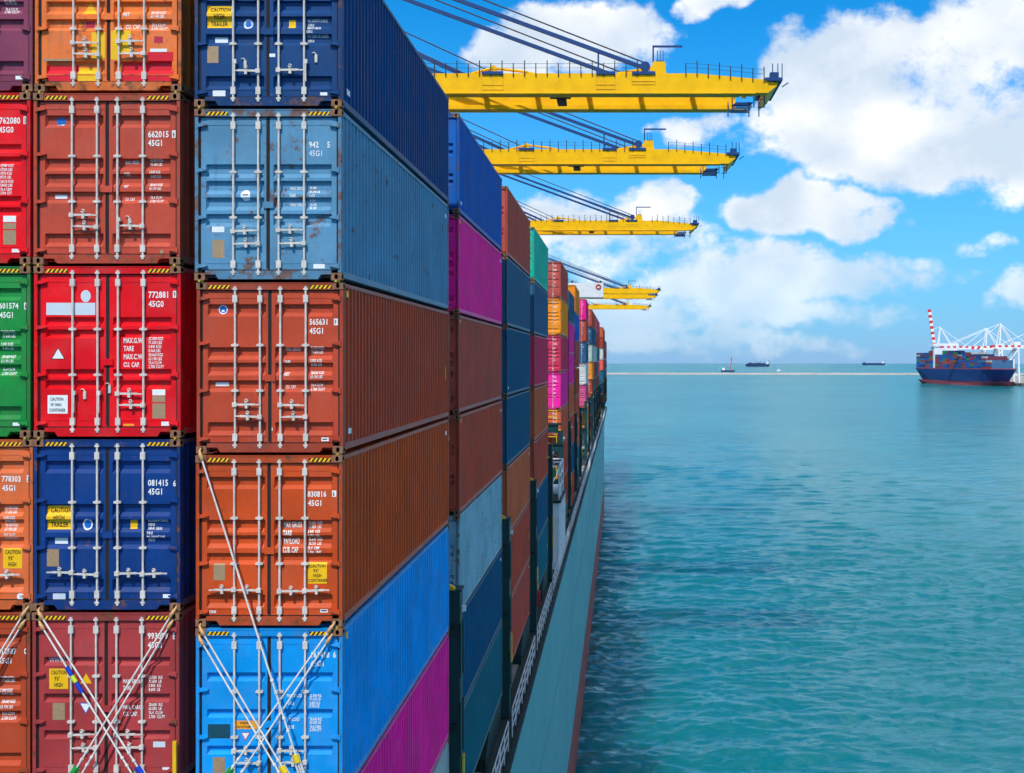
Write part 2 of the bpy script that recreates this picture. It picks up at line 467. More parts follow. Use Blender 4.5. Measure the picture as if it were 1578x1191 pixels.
def hull_material():
    m, t, b = mat_base('hull_paint')
    geo = t.node('ShaderNodeNewGeometry'); P = geo.outputs['Position']
    n = t.noise(t.vmath('MULTIPLY', P, (1, 0.5, 0.05)), 1.0, 5, 0.6)
    n2 = t.noise(P, 0.12, 4, 0.6)
    sep = t.node('ShaderNodeSeparateXYZ'); t.l.new(P, sep.inputs[0])
    c = t.mix(t.ramp(n, 0.35, 0.75, 0.0, 0.35), (0.13, 0.385, 0.43), (0.085, 0.27, 0.31))
    c = t.mix(t.ramp(n2, 0.35, 0.75, 0.0, 0.4), c, (0.155, 0.385, 0.425))
    runs = t.noise(t.vmath('MULTIPLY', P, (1.0, 0.9, 0.035)), 1.0, 4, 0.6)
    c = t.mix(t.ramp(runs, 0.62, 0.78, 0.0, 0.30), c, (0.16, 0.12, 0.09))
    # plate seams: strakes and butts
    def seam(coord, step, width):
        f = t.math('ABSOLUTE', t.math('SUBTRACT', t.math('FRACT', t.math('MULTIPLY', coord, 1 / step)), 0.5))
        return t.ramp(f, 0.5 - width / step, 0.5, 0.0, 1.0)
    s = t.math('MAXIMUM', seam(sep.outputs[2], 3.05, 0.05), seam(sep.outputs[1], 11.8, 0.05))
    c = t.mix(t.math('MULTIPLY', s, 0.5), c, (0.08, 0.26, 0.33))
    t.put(b.inputs['Base Color'], c)
    t.put(b.inputs['Roughness'], t.ramp(n2, 0.3, 0.7, 0.45, 0.65))
    b.inputs['Specular IOR Level'].default_value = 0.18
    bp = t.node('ShaderNodeBump'); bp.inputs['Strength'].default_value = 0.35; bp.inputs['Distance'].default_value = 0.05
    t.put(bp.inputs['Height'], t.math('ADD', t.math('MULTIPLY', n2, 1.5), s)); t.put(b.inputs['Normal'], bp.outputs[0])
    return m
M['hull'] = hull_material()
M['boot'] = simple('antifouling_red', rgb(150, 70, 66), 0.6, 0, 0.3, 0.2, 0.3)
M['deck'] = simple('deck_paint', rgb(48, 60, 58), 0.7, 0, 0.25, 0.25, 0.4)
M['deck_light'] = simple('grey_passage_deck', rgb(150, 146, 138), 0.7, 0, 0.25, 0.25, 0.6)
M['teal'] = simple('dark_teal_steel', rgb(12, 56, 60), 0.5, 0, 0.35, 0.25, 0.8)
M['teal_dark'] = simple('dark_green_steel', rgb(14, 44, 46), 0.55, 0, 0.3, 0.25, 0.8)
M['white_steel'] = simple('white_painted_steel', rgb(226, 228, 230), 0.45, 0, 0.4, 0.08, 0.9)
M['white_rail'] = simple('white_rail_paint', rgb(222, 222, 226), 0.45, 0, 0.4, 0.12, 3)
M['yellow_steel'] = simple('yellow_guard_paint', rgb(232, 182, 20), 0.5, 0, 0.4, 0.12, 2)
M['red_steel'] = simple('red_painted_steel', rgb(205, 40, 34), 0.5, 0, 0.4, 0.1, 2)
M['window'] = simple('dark_window_glass', rgb(20, 30, 40), 0.1, 0, 0.5, 0.05, 2)

ship = empty('container_ship', (HULL_X - BEAM / 2, 0, 0))
tag(ship, 'teal hulled container ship with white side rail that carries the tall container stacks', 'ship')
SX = ship.location.x
def build_ship():
    cx = SX
    ys = [-60, 0, 40, 80, 120, 160, 200, 240, 280, 320, 350, 370, 385, 398, 408, 416, 422]
    def half(y):
        if y <= 345: return BEAM / 2
        q = (y - 345) / (424 - 345)
        return BEAM / 2 * max(0.02, (1 - q ** 2.2))
    def section(y):
        h = half(y); fl = 0.0 if y <= 300 else min(0.42, (y - 300) / 110 * 0.42)
        hb = h * (1 - fl); sheer = 0 if y < 330 else ((y - 330) / 92) ** 2 * 3.0
        return h, hb, sheer
    hull = MB(); boot = MB(); deck = MB(); gut = MB()
    BZ = 5.7
    for side in (1, -1):
        vs = []; vb = []; fs = []; n = len(ys)
        for y in ys:
            h, hb, sh = section(y)
            vs += [(side * h, y, DECK_Z + sh), (side * (h + hb * 2) / 3, y, 13.0), (side * hb, y, BZ)]
            vb += [(side * (hb + 0.012), y, BZ), (side * (hb + 0.012) * 0.998, y, -2.0)]
        for i in range(n - 1):
            for k in (0, 1): fs.append((i * 3 + k, i * 3 + k + 1, i * 3 + 4 + k, i * 3 + 3 + k))
        hull.add(vs, fs, 0, False)
        boot.add(vb, [(i * 2, i * 2 + 1, i * 2 + 3, i * 2 + 2) for i in range(n - 1)])
    h, hb, sh = section(-60)
    hull.add([(-h, -60, DECK_Z), (h, -60, DECK_Z), (h, -60, -2), (-h, -60, -2)], [(0, 1, 2, 3)])
    hull.build('hull', M['hull'], ship)
    boot.build('boot_topping', M['boot'], ship)
    vs = []; n = len(ys)
    for y in ys:
        h, hb, sh = section(y); vs += [(-h + 0.06, y, DECK_Z + sh - 0.06), (h - 0.06, y, DECK_Z + sh - 0.06)]
    deck.add(vs, [(i * 2, i * 2 + 1, i * 2 + 3, i * 2 + 2) for i in range(n - 1)])
    deck.build('deck', M['deck'], ship)
    gx = BEAM / 2
    # gunwale bar along the deck edge and the pale passage under the outboard stacks
    MB().box(gx - 0.16, gx + 0.02, -60, 345, DECK_Z - 0.04, DECK_Z + 0.07).build('gunwale_bar', M['teal_dark'], ship)
    MB().box(gx - 3.4, gx - 0.95, -60, 345, DECK_Z - 0.05, DECK_Z + 0.02).build('side_passage', M['deck_light'], ship)
    # hatch coaming inboard of the passage
    MB().box(-gx + 3.6, gx - 3.6, 10, 340, DECK_Z - 0.04, BASE_Z - 0.35).build('hatch_coaming', M['teal_dark'], ship)
    MB().box(gx + 0.004, gx + 0.07, -60, 300, 16.0, 16.12).build('rubbing_strake', M['hull'], ship)
    # rail in sections with gaps, each with stanchions and three courses
    def rail_mesh(ln):
        m = MB(); k = max(2, int(round(ln / 1.5)))
        for i in range(k + 1):
            y = ln * i / k
            m.box(-0.02, 0.02, y - 0.02, y + 0.02, 0, 1.1)
        for z in (0.38, 0.74, 1.1): m.box(-0.018, 0.018, 0, ln, z - 0.018, z + 0.018)
        for i in range(k):       # thin diagonal ties
            y0 = ln * i / k; y1 = ln * (i + 1) / k
            if i % 4 == 1: m.beam((0, y0, 0.05), (0, y1, 1.05), 0.018, 0.018)
        return m.mesh('rail', [M['white_rail']])
    rm = rail_mesh(11.6)
    y = 4.5
    while y < 330:
        o = put('rail', rm, ship, loc=(gx - 0.22, y, DECK_Z + 0.09)); y += 13.2
    # pedestals that carry the outboard row, and the lashing bridges between the bays
    ped = MB()
    ped.prism([(-5.2, DECK_Z), (0, DECK_Z), (0, BASE_Z - 0.02), (-4.1, BASE_Z - 0.02), (-5.2, BASE_Z - 0.75)], -1.45, 0.0, axis='x')
    pedm = ped.mesh('pedestal', [M['teal_dark']])
    px = SIDE_X - SX
    for b in BAYS:
        k = (BASE_Z - 0.03 + (1.6 if b > 300 else 1.1 if b > 150 else 0.6 if b in (91.3, 120.8) else -0.8 if b == 105.9 else 0.0)) / (BASE_Z - 0.02)
        o = put('pedestal', pedm, ship, loc=(px - 0.03, b + L - 0.05, 0.0)); o.scale.z = k
        o = put('pedestal', pedm, ship, loc=(px - 0.03, b + 1.4, 0.0)); o.scale = (1, 0.25, k)
build_ship()

def lashing_bridge_meshes():
    """a frame across the ship: outboard post, inner posts, platforms with yellow guards"""
    out = {}
    top = CAM_H - 6.5
    post = MB()
    post.box(-0.16, 0.20, -0.30, 0.30, DECK_Z + 0.02, top)
    post.box(-0.16, 0.24, -0.34, 0.34, top, top + 0.06)
    # recessed web panels on the outboard face
    for i in range(3):
        z0 = DECK_Z + 1.2 + i * 2.2
        post.box(0.20, 0.235, -0.34, -0.20, z0, z0 + 1.5); post.box(0.20, 0.235, 0.20, 0.34, z0, z0 + 1.5)
    out['post'] = post.mesh('post', [M['teal']])
    inner = MB().box(-0.14, 0.14, -0.25, 0.25, DECK_Z, top)
    out['inner'] = inner.mesh('inner_post', [M['teal_dark']])
    plat = MB().box(-23.0, 0.15, -0.42, 0.42, -0.14, 0.0)
    out['platform'] = plat.mesh('platform', [M['teal_dark']])
    beam = MB().box(-23.0, -0.16, -0.30, 0.30, -0.75, -0.15)
    out['beam'] = beam.mesh('cross_beam', [M['teal']])
    guard = MB()
    for z in (0.5, 1.0): guard.box(-7.8, -0.25, -0.43, -0.38, z - 0.03, z + 0.03)
    for i in range(6): guard.box(-7.8 + i * 1.5, -7.75 + i * 1.5, -0.43, -0.38, 0.0, 1.03)
    out['guard'] = guard.mesh('guard_rail', [M['yellow_steel']])
    strip = MB().box(0.235, 0.285, -0.10, 0.10, 0.0, 1.15)
    out['strip'] = strip.mesh('yellow_marker', [M['yellow_steel']])
    cap = MB().prism([(-0.16, 0), (0.06, 0), (0.06, 0.06), (-0.08, 0.14), (-0.16, 0.14)], -0.36, -0.2, axis='y')
    out['cap'] = cap.mesh('marker_cap', [M['yellow_steel']])
    lamp = MB().box(0.22, 0.32, -0.10, 0.06, 0.0, 0.16)
    out['lamp'] = lamp.mesh('lamp_housing', [M['white_steel']])
    return out
LB = lashing_bridge_meshes()
def lashing_bridge(y, raise_=0.0, extra=False):
    px = SIDE_X - SX
    o = put('lashing_bridge_post', LB['post'], ship, loc=(px, y, 0))
    if raise_: o.scale.z = 1.0; o.location.z = raise_
    put('marker_cap', LB['cap'], o, loc=(0, 0, CAM_H - 6.44))
    put('yellow_marker', LB['strip'], o, loc=(0, 0, CAM_H - 12.3))
    put('lamp_housing', LB['lamp'], o, loc=(0, 0, CAM_H - 7.1))
    for k in (1, 2, 3):
        p = put('lashing_bridge_post', LB['inner'], ship, loc=(px - 2.54 * k, y, raise_))
    for z in ((CAM_H - 7.4), (CAM_H - 10.2)):
        p = put('lashing_platform', LB['platform'], ship, loc=(px, y, z + raise_))
        put('cross_beam', LB['beam'], p)
        if extra: put('guard_rail', LB['guard'], p)
    if extra:
        p = put('lashing_platform', LB['platform'], ship, loc=(px, y - 0.2, CAM_H - 4.95))
        put('cross_beam', LB['beam'], p); put('guard_rail', LB['guard'], p)
for i, b in enumerate(BAYS):
    gap_y = b - 0.95
    if i == 0: continue
    lashing_bridge(gap_y, 0.0 if i < 4 else 0.9, extra=(b in (91.3,)))
    nxt = BAYS[i + 1] if i + 1 < len(BAYS) else 0
    if nxt and nxt - (b + L) > 4: lashing_bridge(b + L + 0.95, 0.9)
lashing_bridge(BAYS[3] + L + 0.95)
# bridge in front of the first bay, just below the picture: the lashing rods are made fast to it
def front_bridge():
    px = SIDE_X - SX
    p = put('lashing_platform', LB['platform'], ship, loc=(px, BAYS[0] - 0.75, CAM_H - 8.6))
    put('cross_beam', LB['beam'], p)
    for k in range(4):
        q = put('lashing_bridge_post', LB['inner'], ship, loc=(px - 0.1 - 2.6 * k, BAYS[0] - 0.8, 0))
        q.scale.z = 1.0; q.location.z = -1.75
    MB().box(-0.03, 0.03, -0.03, 0.03, 0, 2.2).build('yellow_marker', M['yellow_steel'], ship).location = (-7.47 - SX, BAYS[0] - 0.12, CAM_H - 8.6)
front_bridge()

# accommodation-ladder house at the ship's side in the open bay, winches on top
def gangway_house():
    root = empty('gangway_house', (HULL_X - 0.85, 84.0, DECK_Z))
    tag(root, 'white box-shaped gangway house with winches at the ship side rail', 'deckhouse')
    MB().box(-0.55, 0.55, -4.2, 3.6, 0, 4.6).build('wall_panel', M['white_steel'], root)
    r = MB()
    for i in range(9): r.box(0.55, 0.59, -4.0 + i * 0.92, -3.92 + i * 0.92, 0.1, 4.5)
    for i in range(2): r.box(-0.5 + i * 0.92, -0.42 + i * 0.92, -4.24, -4.2, 0.1, 4.5)
    r.build('stiffener', M['white_rail'], root)
    MB().box(-0.65, 0.66, -4.4, 3.7, 4.6, 4.78).build('roof_plate', M['teal_dark'], root)
    MB().box(-0.62, 0.5, -4.3, -2.9, 3.5, 4.59).build('control_box', M['white_steel'], root)
    w = MB()
    w.tube([(-0.4, -2.6, 5.3), (0.4, -2.6, 5.3)], 0.42, 14); w.tube([(-0.5, -2.6, 5.3), (-0.4, -2.6, 5.3)], 0.55, 14); w.tube([(0.4, -2.6, 5.3), (0.5, -2.6, 5.3)], 0.55, 14)
    w.build('winch_drum', M['white_steel'], root)
    f = MB()
    for yy in (-4.1, -1.3, 1.5):
        f.box(-0.55, -0.47, yy, yy + 0.08, 4.78, 7.2); f.box(0.47, 0.55, yy, yy + 0.08, 4.78, 7.2); f.box(-0.55, 0.55, yy, yy + 0.08, 7.12, 7.2)
        f.beam((-0.5, yy + 0.04, 4.8), (0.5, yy + 0.04, 7.1), 0.06, 0.06)
    for zz in (5.6, 6.4, 7.16): f.box(0.48, 0.54, -4.1, 1.58, zz - 0.03, zz + 0.03); f.box(-0.54, -0.48, -4.1, 1.58, zz - 0.03, zz + 0.03)
    f.build('davit_frame', M['white_rail'], root)
    MB().box(-0.2, 0.3, -4.25, -3.9, 6.4, 6.9).build('motor', M['tape_green'], root)
    MB().beam((-0.9, -4.3, 5.4), (-0.62, -4.3, 9.8), 0.22, 0.3).build('yellow_boom', M['yellow_steel'], root)
gangway_house()
def hydrant(y, i):
    root = empty('fire_hydrant', (HULL_X - 1.0, y, DECK_Z))
    tag(root, ('small red fire hydrant box on the deck beside the nearest white rail', 'small red fire hydrant box on deck far along the rail')[i], 'hydrant', 'deck hydrants')
    MB().box(-0.18, 0.18, -0.15, 0.15, 0, 0.9).build('cabinet', M['red_steel'], root)
    MB().tube([(0, 0, 0.9), (0, 0, 1.25)], 0.08, 8).build('valve', M['red_steel'], root)
hydrant(68.0, 0); hydrant(134.0, 1)

# the bridge with its outboard wing
def bridge_house():
    root = empty('accommodation_block', (SX, 285.0, DECK_Z))
    tag(root, 'white navigation bridge with wing reaching out over the far container stacks', 'ship bridge')
    bw = BEAM / 2
    ztop = CAM_H + 18.7 - DECK_Z; zb = CAM_H + 15.2 - DECK_Z
    MB().box(-14, 14, -7, 7, 0, zb).build('tower', M['white_steel'], root)
    wg = MB().box(-bw - 0.2, bw - 0.26, -3.2, 3.2, zb, ztop)
    wg.build('bridge_wing', M['white_steel'], root)
    for s in (1, -1):
        MB().prism([(s * (bw - 7.5), zb - 0.02), (s * (bw - 11.5), zb - 0.02), (s * 14.0, zb - 9.5), (s * 14.0, zb - 11.5)], -0.5, 0.5, axis='y').build('wing_bracket', M['white_steel'], root)
    for i in range(17):
        x = -bw + 1.5 + i * 3.4
        if -14 < x < 11: MB().box(x, x + 2.6, -3.23, -3.2, ztop - 1.6, ztop - 0.5).build('window', M['window'], root)
    ring = MB()
    rc = (bw - 1.45, -3.3, ztop - 0.95)
    pts = [(rc[0] + 0.52 * math.cos(a * math.pi / 12), rc[1], rc[2] + 0.52 * math.sin(a * math.pi / 12)) for a in range(25)]
    ring.tube(pts, 0.16, 8).build('lifebuoy', M['red_steel'], root)
    MB().box(-0.1, 0.1, -0.1, 0.1, ztop, ztop + 4).build('mast', M['white_steel'], root)
    for dx in (1.0, 8.0): MB().tube([(bw - dx, 0, ztop), (bw - dx, 0, ztop + 0.7)], 0.25, 8).build('lamp', M['window'], root)
bridge_house()

# ------------------------------------------------------------------ shipping containers
# local frame: x across (-W/2..W/2), y along (0 = door end, faces -Y), z up from the base
PATTERNS = {   # recessed bands of the doors, measured down from the top of the tier
    1: [(0.37, 0.58), (1.10, 1.31), (1.36, 1.58), (1.66, 1.86), (2.37, 2.59)],
    2: [(0.86, 1.01), (1.07, 1.22), (1.74, 1.89), (1.93, 2.08)],
    3: [(0.75, 0.90), (1.37, 1.52), (1.99, 2.14)],
    4: [(0.93, 1.16), (1.21, 1.44), (1.49, 1.71), (1.77, 1.99)],
}
DOOR_Y = 0.058
REC = 0.060
def prof_points(pat):
    """(z, depth) breakpoints from bottom to top"""
    pts = []
    for d0, d1 in sorted(PATTERNS[pat], reverse=True):
        z1 = H - d0; z0 = H - d1; h = z1 - z0
        pts += [(z0, 0.0), (z0 + h * 0.32, REC), (z0 + h * 0.93, REC), (z1, 0.0)]
    return pts
def prof(pat, z):
    pts = prof_points(pat)
    for (za, da), (zb, db) in zip(pts, pts[1:]):
        if za <= z <= zb: return da + (db - da) * (z - za) / (zb - za)
    return 0.0
RX = {-1: (-W / 2 + 0.175, -0.075), 1: (0.075, W / 2 - 0.175)}        # recess extents of each leaf
def door_mesh(pat, s):
    x0, x1 = (-W / 2 + 0.092, -0.018) if s < 0 else (0.018, W / 2 - 0.092)
    r0, r1 = RX[s]
    xs = [x0, r0, r0 + 0.03, r1 - 0.03, r1, x1]
    zs = [(0.185, 0.0)] + prof_points(pat) + [(H - 0.145, 0.0)]
    vs = []
    for z, d in zs:
        for i, x in enumerate(xs): vs.append((x, DOOR_Y + (d if i in (2, 3) else 0.0), z))
    n = len(xs); fs = []
    for j in range(len(zs) - 1):
        for i in range(n - 1): fs.append((j * n + i, j * n + i + 1, (j + 1) * n + i + 1, (j + 1) * n + i))
    m = MB().add(vs, fs)
    z0, z1 = 0.185, H - 0.145       # rim and back of the leaf
    m.box(x0 + 0.001, x1 - 0.001, DOOR_Y + 0.070, DOOR_Y + 0.084, z0, z1)
    for a, b in ((x0, x0), (x1, x1)): m.add([(a, DOOR_Y, z0), (a, DOOR_Y + 0.052, z0), (a, DOOR_Y + 0.052, z1), (a, DOOR_Y, z1)], [(0, 1, 2, 3)])
    for z in (z0, z1): m.add([(x0, DOOR_Y, z), (x1, DOOR_Y, z), (x1, DOOR_Y + 0.052, z), (x0, DOOR_Y + 0.052, z)], [(0, 1, 2, 3)])
    # folded edge lips at head and foot of the leaf
    m.box(x0 + 0.05, x1 - 0.02, DOOR_Y - 0.006, DOOR_Y - 0.0005, z1 - 0.125, z1 - 0.11)
    m.box(x0 + 0.05, x1 - 0.02, DOOR_Y - 0.006, DOOR_Y - 0.0005, z0 + 0.10, z0 + 0.115)
    return m.mesh('door', [M['panel']])
def end_frame_mesh():
    m = MB(); w = W / 2
    for s in (-1, 1):
        a, b = sorted((s * (w - 0.004), s * (w - 0.060)))
        m.box(a, b, 0.012, 0.16, 0.13, H - 0.13)
        a, b = sorted((s * (w - 0.060), s * (w - 0.090)))
        m.box(a, b, 0.075, 0.16, 0.15, H - 0.12)
    # header
    m.box(-w + 0.176, w - 0.176, 0.016, 0.15, H - 0.128, H - 0.012)
    m.box(-w + 0.176, w - 0.176, 0.010, 0.05, H - 0.024, H - 0.006)
    # sill with the two gooseneck / fork notches
    for a, b in ((-w + 0.176, -w + 0.37), (w - 0.37, w - 0.176)): m.box(a, b, 0.016, 0.15, 0.098, 0.165)
    m.prism([(-w + 0.35, 0.165), (-w + 0.35, 0.095), (-w + 0.40, 0.018), (w - 0.40, 0.018), (w - 0.35, 0.095), (w - 0.35, 0.165)], 0.0165, 0.15, axis='y')
    return m.mesh('end_frame', [M['frame']])
def gasket_mesh():
    m = MB(); w = W / 2
    m.box(-0.018, 0.018, DOOR_Y + 0.004, DOOR_Y + 0.03, 0.185, H - 0.145)
    m.box(-0.042, -0.018, DOOR_Y - 0.004, DOOR_Y - 0.001, 0.2, H - 0.16)
    for s in (-1, 1):
        a, b = sorted((s * (w - 0.061), s * (w - 0.093)))
        m.box(a, b, DOOR_Y - 0.006, DOOR_Y + 0.01, 0.19, H - 0.15)
    m.box(-w + 0.062, w - 0.062, DOOR_Y - 0.004, DOOR_Y + 0.02, 0.166, 0.184)
    m.box(-w + 0.062, w - 0.062, DOOR_Y - 0.004, DOOR_Y + 0.02, H - 0.144, H - 0.129)
    return m.mesh('gasket', [M['rubber']])
def casting_mesh(front=True):
    """hollow corner block: oval hole in the end face and in the side"""
    m = MB(); a, b, c = 0.175, 0.165, 0.122
    ov = [(0.5 + 0.5 * math.cos(t), 0.5 + 0.5 * math.sin(t)) for t in [2 * math.pi * k / 16 for k in range(16)]]
    def face(o, u, v, nrm, su, sv, hw, hh):
        o = Vector(o); u = Vector(u); v = Vector(v); nrm = Vector(nrm)
        cu, cv = su / 2, sv / 2
        ring = []; rin = []; back = []
        for k in range(16):
            t = 2 * math.pi * k / 16
            cx_, sy_ = math.cos(t), math.sin(t)
            q = 1 / max(abs(cx_), abs(sy_))
            ring.append(o + u * (cu + cx_ * q * cu) + v * (cv + sy_ * q * cv))
            rin.append(o + u * (cu + cx_ * hw) + v * (cv + sy_ * hh))
            back.append(o + u * (cu + cx_ * hw) + v * (cv + sy_ * hh) - nrm * 0.07)
        vs = ring + rin + back; fs = []
        for k in range(16):
            j = (k + 1) % 16
            fs += [(k, j, 16 + j, 16 + k)]
        m.add(vs, fs, 0)
        m.add(rin + back, [(k, (k + 1) % 16, 16 + (k + 1) % 16, 16 + k) for k in range(16)] + [tuple(range(16, 32))], 1)
    face((0, 0, 0), (1, 0, 0), (0, 0, 1), (0, -1, 0), a, c, 0.030, 0.042)
    face((a, 0, 0), (0, 1, 0), (0, 0, 1), (1, 0, 0), b, c, 0.05, 0.032)
    m.add([(0, 0, 0), (a, 0, 0), (a, b, 0), (0, b, 0)], [(0, 1, 2, 3)]); m.add([(0, 0, c), (a, 0, c), (a, b, c), (0, b, c)], [(0, 1, 2, 3)])
    m.add([(0, 0, 0), (0, b, 0), (0, b, c), (0, 0, c)], [(0, 1, 2, 3)]); m.add([(0, b, 0), (a, b, 0), (a, b, c), (0, b, c)], [(0, 1, 2, 3)])
    me = bpy.data.meshes.new('corner_casting'); me.from_pydata(m.v, [], m.f)
    me.materials.append(M['casting']); me.materials.append(M['dark'])
    me.polygons.foreach_set('material_index', m.m)
    return me
def side_mesh(s, periods=44, depth=0.050):
    """corrugated long wall, outside at x = s*(W/2 - inset)"""
    y0, y1 = 0.165, L - 0.165; p = (y1 - y0) / periods
    pts = []
    for i in range(periods):
        y = y0 + i * p
        pts += [(y, 0), (y + p * 0.30, 0), (y + p * 0.5, 1), (y + p * 0.80, 1)]
    pts.append((y1, 0))
    xo = W / 2 - 0.012
    vs = []
    for z in (0.155, H - 0.075):
        for y, d in pts: vs.append((s * (xo - depth * d), y, z))
    n = len(pts)
    fs = [(i, i + 1, n + i + 1, n + i) for i in range(n - 1)]
    return MB().add(vs, fs).mesh('side_wall', [M['side']])
def rail_meshes(s):
    w = W / 2
    a, b = sorted((s * (w - 0.006), s * (w - 0.066)))
    top = MB().box(a, b, 0.16, L - 0.16, H - 0.082, H - 0.014).mesh('top_rail', [M['rail']])
    bot = MB()
    bot.box(a, b, 0.16, L - 0.16, 0.05, 0.158)
    a2, b2 = sorted((s * (w - 0.066), s * (w - 0.11)))
    bot.box(a2, b2, 0.16, L - 0.16, 0.045, 0.06)
    bot = bot.mesh('bottom_rail', [M['rail']])
    return top, bot
def bar_mesh():
    m = MB()
    m.tube([(0, 0, 0.10), (0, 0, H - 0.085)], 0.019, 8)
    for z in (0.135, H - 0.115): m.box(-0.038, 0.038, -0.020, 0.03, z - 0.016, z + 0.016)          # cams in their keepers
    m.tube([(0, 0, 0.085), (0, 0, 0.15)], 0.025, 8); m.tube([(0, 0, H - 0.14), (0, 0, H - 0.07)], 0.025, 8)
    for z in (0.27, H - 0.28): m.box(-0.040, 0.040, -0.022, 0.034, z - 0.062, z + 0.062)           # big bearing brackets
    for z in (1.06, 1.83): m.box(-0.062, 0.062, -0.018, 0.034, z - 0.016, z + 0.016); m.box(-0.03, 0.03, -0.026, 0.034, z - 0.026, z + 0.026)
    return m.mesh('locking_bar', [M['galv']])
def handle_mesh(s):
    """lever running from the bar to its catch; s = +1 runs right, -1 left"""
    m = MB()
    m.box(-0.036, 0.036, -0.034, 0.02, -0.036, 0.036)
    m.beam((s * 0.03, -0.012, 0), (s * 0.33, -0.012, 0.006), 0.018, 0.034)
    m.beam((s * 0.30, -0.012, 0.005), (s * 0.42, -0.012, 0.0), 0.014, 0.022)
    m.box(s * 0.20 - 0.022, s * 0.20 + 0.022, -0.03, 0.034, -0.062, 0.064)
    m.tube([(s * 0.20 + 0.028 * math.cos(a), -0.034, 0.066 + 0.028 * math.sin(a)) for a in [k * math.pi / 4 for k in range(9)]], 0.008, 5)
    return m.mesh('handle', [M['galv']])
def latch_mesh():
    m = MB()
    m.beam((0, -0.01, -0.28), (0, -0.012, 0.03), 0.02, 0.034); m.box(-0.03, 0.03, -0.03, 0.02, 0.02, 0.09)
    return m.mesh('handle', [M['galv']])
def hasp_mesh():
    m = MB()
    m.tube([(-0.04, -0.02, 0.09), (0.0, -0.025, 0.1), (0.03, -0.022, 0.06)], 0.009, 5); m.box(0.005, 0.05, -0.03, 0.0, -0.07, 0.06)
    return m.mesh('hasp', [M['galv']])
def hinge_mesh(s):
    m = MB()
    m.prism([(0, -0.028), (s * 0.075, -0.024), (s * 0.15, -0.006), (s * 0.15, 0.012), (s * 0.06, 0.028), (0, 0.028)], -0.012, 0.055, axis='y')
    m.tube([(s * 0.0, -0.004, -0.045), (s * 0.0, -0.004, 0.045)], 0.02, 8)
    return m.mesh('hinge', [M['frame']])
def hazard_mesh():
    m = MB(); w, h = 0.37, 0.062
    m.box(0, w, 0, 0.003, 0, h, 0)
    n = 5; st = w / n
    for i in range(n):
        x = i * st
        a = [(x, 0), (x + st * 0.5, 0), (min(x + st * 0.5 + 0.045, w), h), (min(x + 0.045, w), h)]
        m.prism(a, -0.0018, -0.0004, axis='y', mat=1)
    return m.mesh('hazard_marking', [M['black'], M['yellow_print']])
CM = {}
CM['frame'] = end_frame_mesh(); CM['gasket'] = gasket_mesh(); CM['casting'] = casting_mesh()
for s in (-1, 1):
    CM['side', s] = side_mesh(s); CM['top', s], CM['bot', s] = rail_meshes(s)
    CM['handle', s] = handle_mesh(s); CM['hinge', s] = hinge_mesh(s)
    for p in PATTERNS: CM['door', p, s] = door_mesh(p, s)
CM['bar'] = bar_mesh(); CM['latch'] = latch_mesh(); CM['hasp'] = hasp_mesh(); CM['hazard'] = hazard_mesh()
def roof_mesh():
    n = 44; vs = []; fs = []
    pts = []
    for i in range(n):
        y = 0.15 + (L - 0.3) * i / n; q = (L - 0.3) / n
        pts += [(y, 0), (y + q * 0.4, 0), (y + q * 0.5, 1), (y + q * 0.9, 1)]
    pts.append((L - 0.15, 0))
    for x in (-W / 2 + 0.05, W / 2 - 0.05):
        for y, d in pts: vs.append((x, y, H - 0.02 - 0.02 * d))
    k = len(pts)
    return MB().add(vs, [(i, i + 1, k + i + 1, k + i) for i in range(k - 1)]).mesh('roof', [M['side']])
CM['roof'] = roof_mesh()
def back_mesh():
    m = MB(); w = W / 2
    n = 9; pts = []
    for i in range(n):
        x = -w + 0.16 + (2 * w - 0.32) * i / n; q = (2 * w - 0.32) / n
        pts += [(x, 0), (x + q * 0.35, 0), (x + q * 0.5, 1), (x + q * 0.85, 1)]
    pts.append((w - 0.16, 0))
    vs = [(x, L - 0.05 - 0.045 * d, z) for z in (0.15, H - 0.12) for x, d in pts]; k = len(pts)
    m.add(vs, [(i, i + 1, k + i + 1, k + i) for i in range(k - 1)])
    for s in (-1, 1):
        a, b = sorted((s * (w - 0.004), s * (w - 0.16))); m.box(a, b, L - 0.16, L - 0.01, 0.12, H - 0.12)
    m.box(-w + 0.17, w - 0.17, L - 0.15, L - 0.012, 0.02, 0.16); m.box(-w + 0.17, w - 0.17, L - 0.15, L - 0.012, H - 0.13, H - 0.012)
    m.box(-w + 0.1, w - 0.1, 0.16, L - 0.16, 0.05, 0.09)         # floor
    return m.mesh('front_wall', [M['frame']])
CM['back'] = back_mesh()
lock = MB().box(-0.05, 0.05, 0.005, 0.08, -0.028, 0.0).tube([(0, 0.01, -0.014), (0, -0.035, -0.014)], 0.018, 8)
CM['lock'] = lock.mesh('twist_lock', [M['brass']])
BARS = [-W / 2 + W * f for f in (0.262, 0.432, 0.571, 0.744)]

def casting_objs(root):
    w = W / 2
    for y, my in ((0.0, 1), (L, -1)):
        for s in (-1, 1):
            for z, mz in ((0.0, 1), (H - 0.122, 1)):
                o = put('corner_casting', CM['casting'], root, loc=(s * (w - 0.175) if s > 0 else -(w - 0.175), y, z))
                o.scale = (s, my, mz)
                o.location.x = s * (w - 0.175)

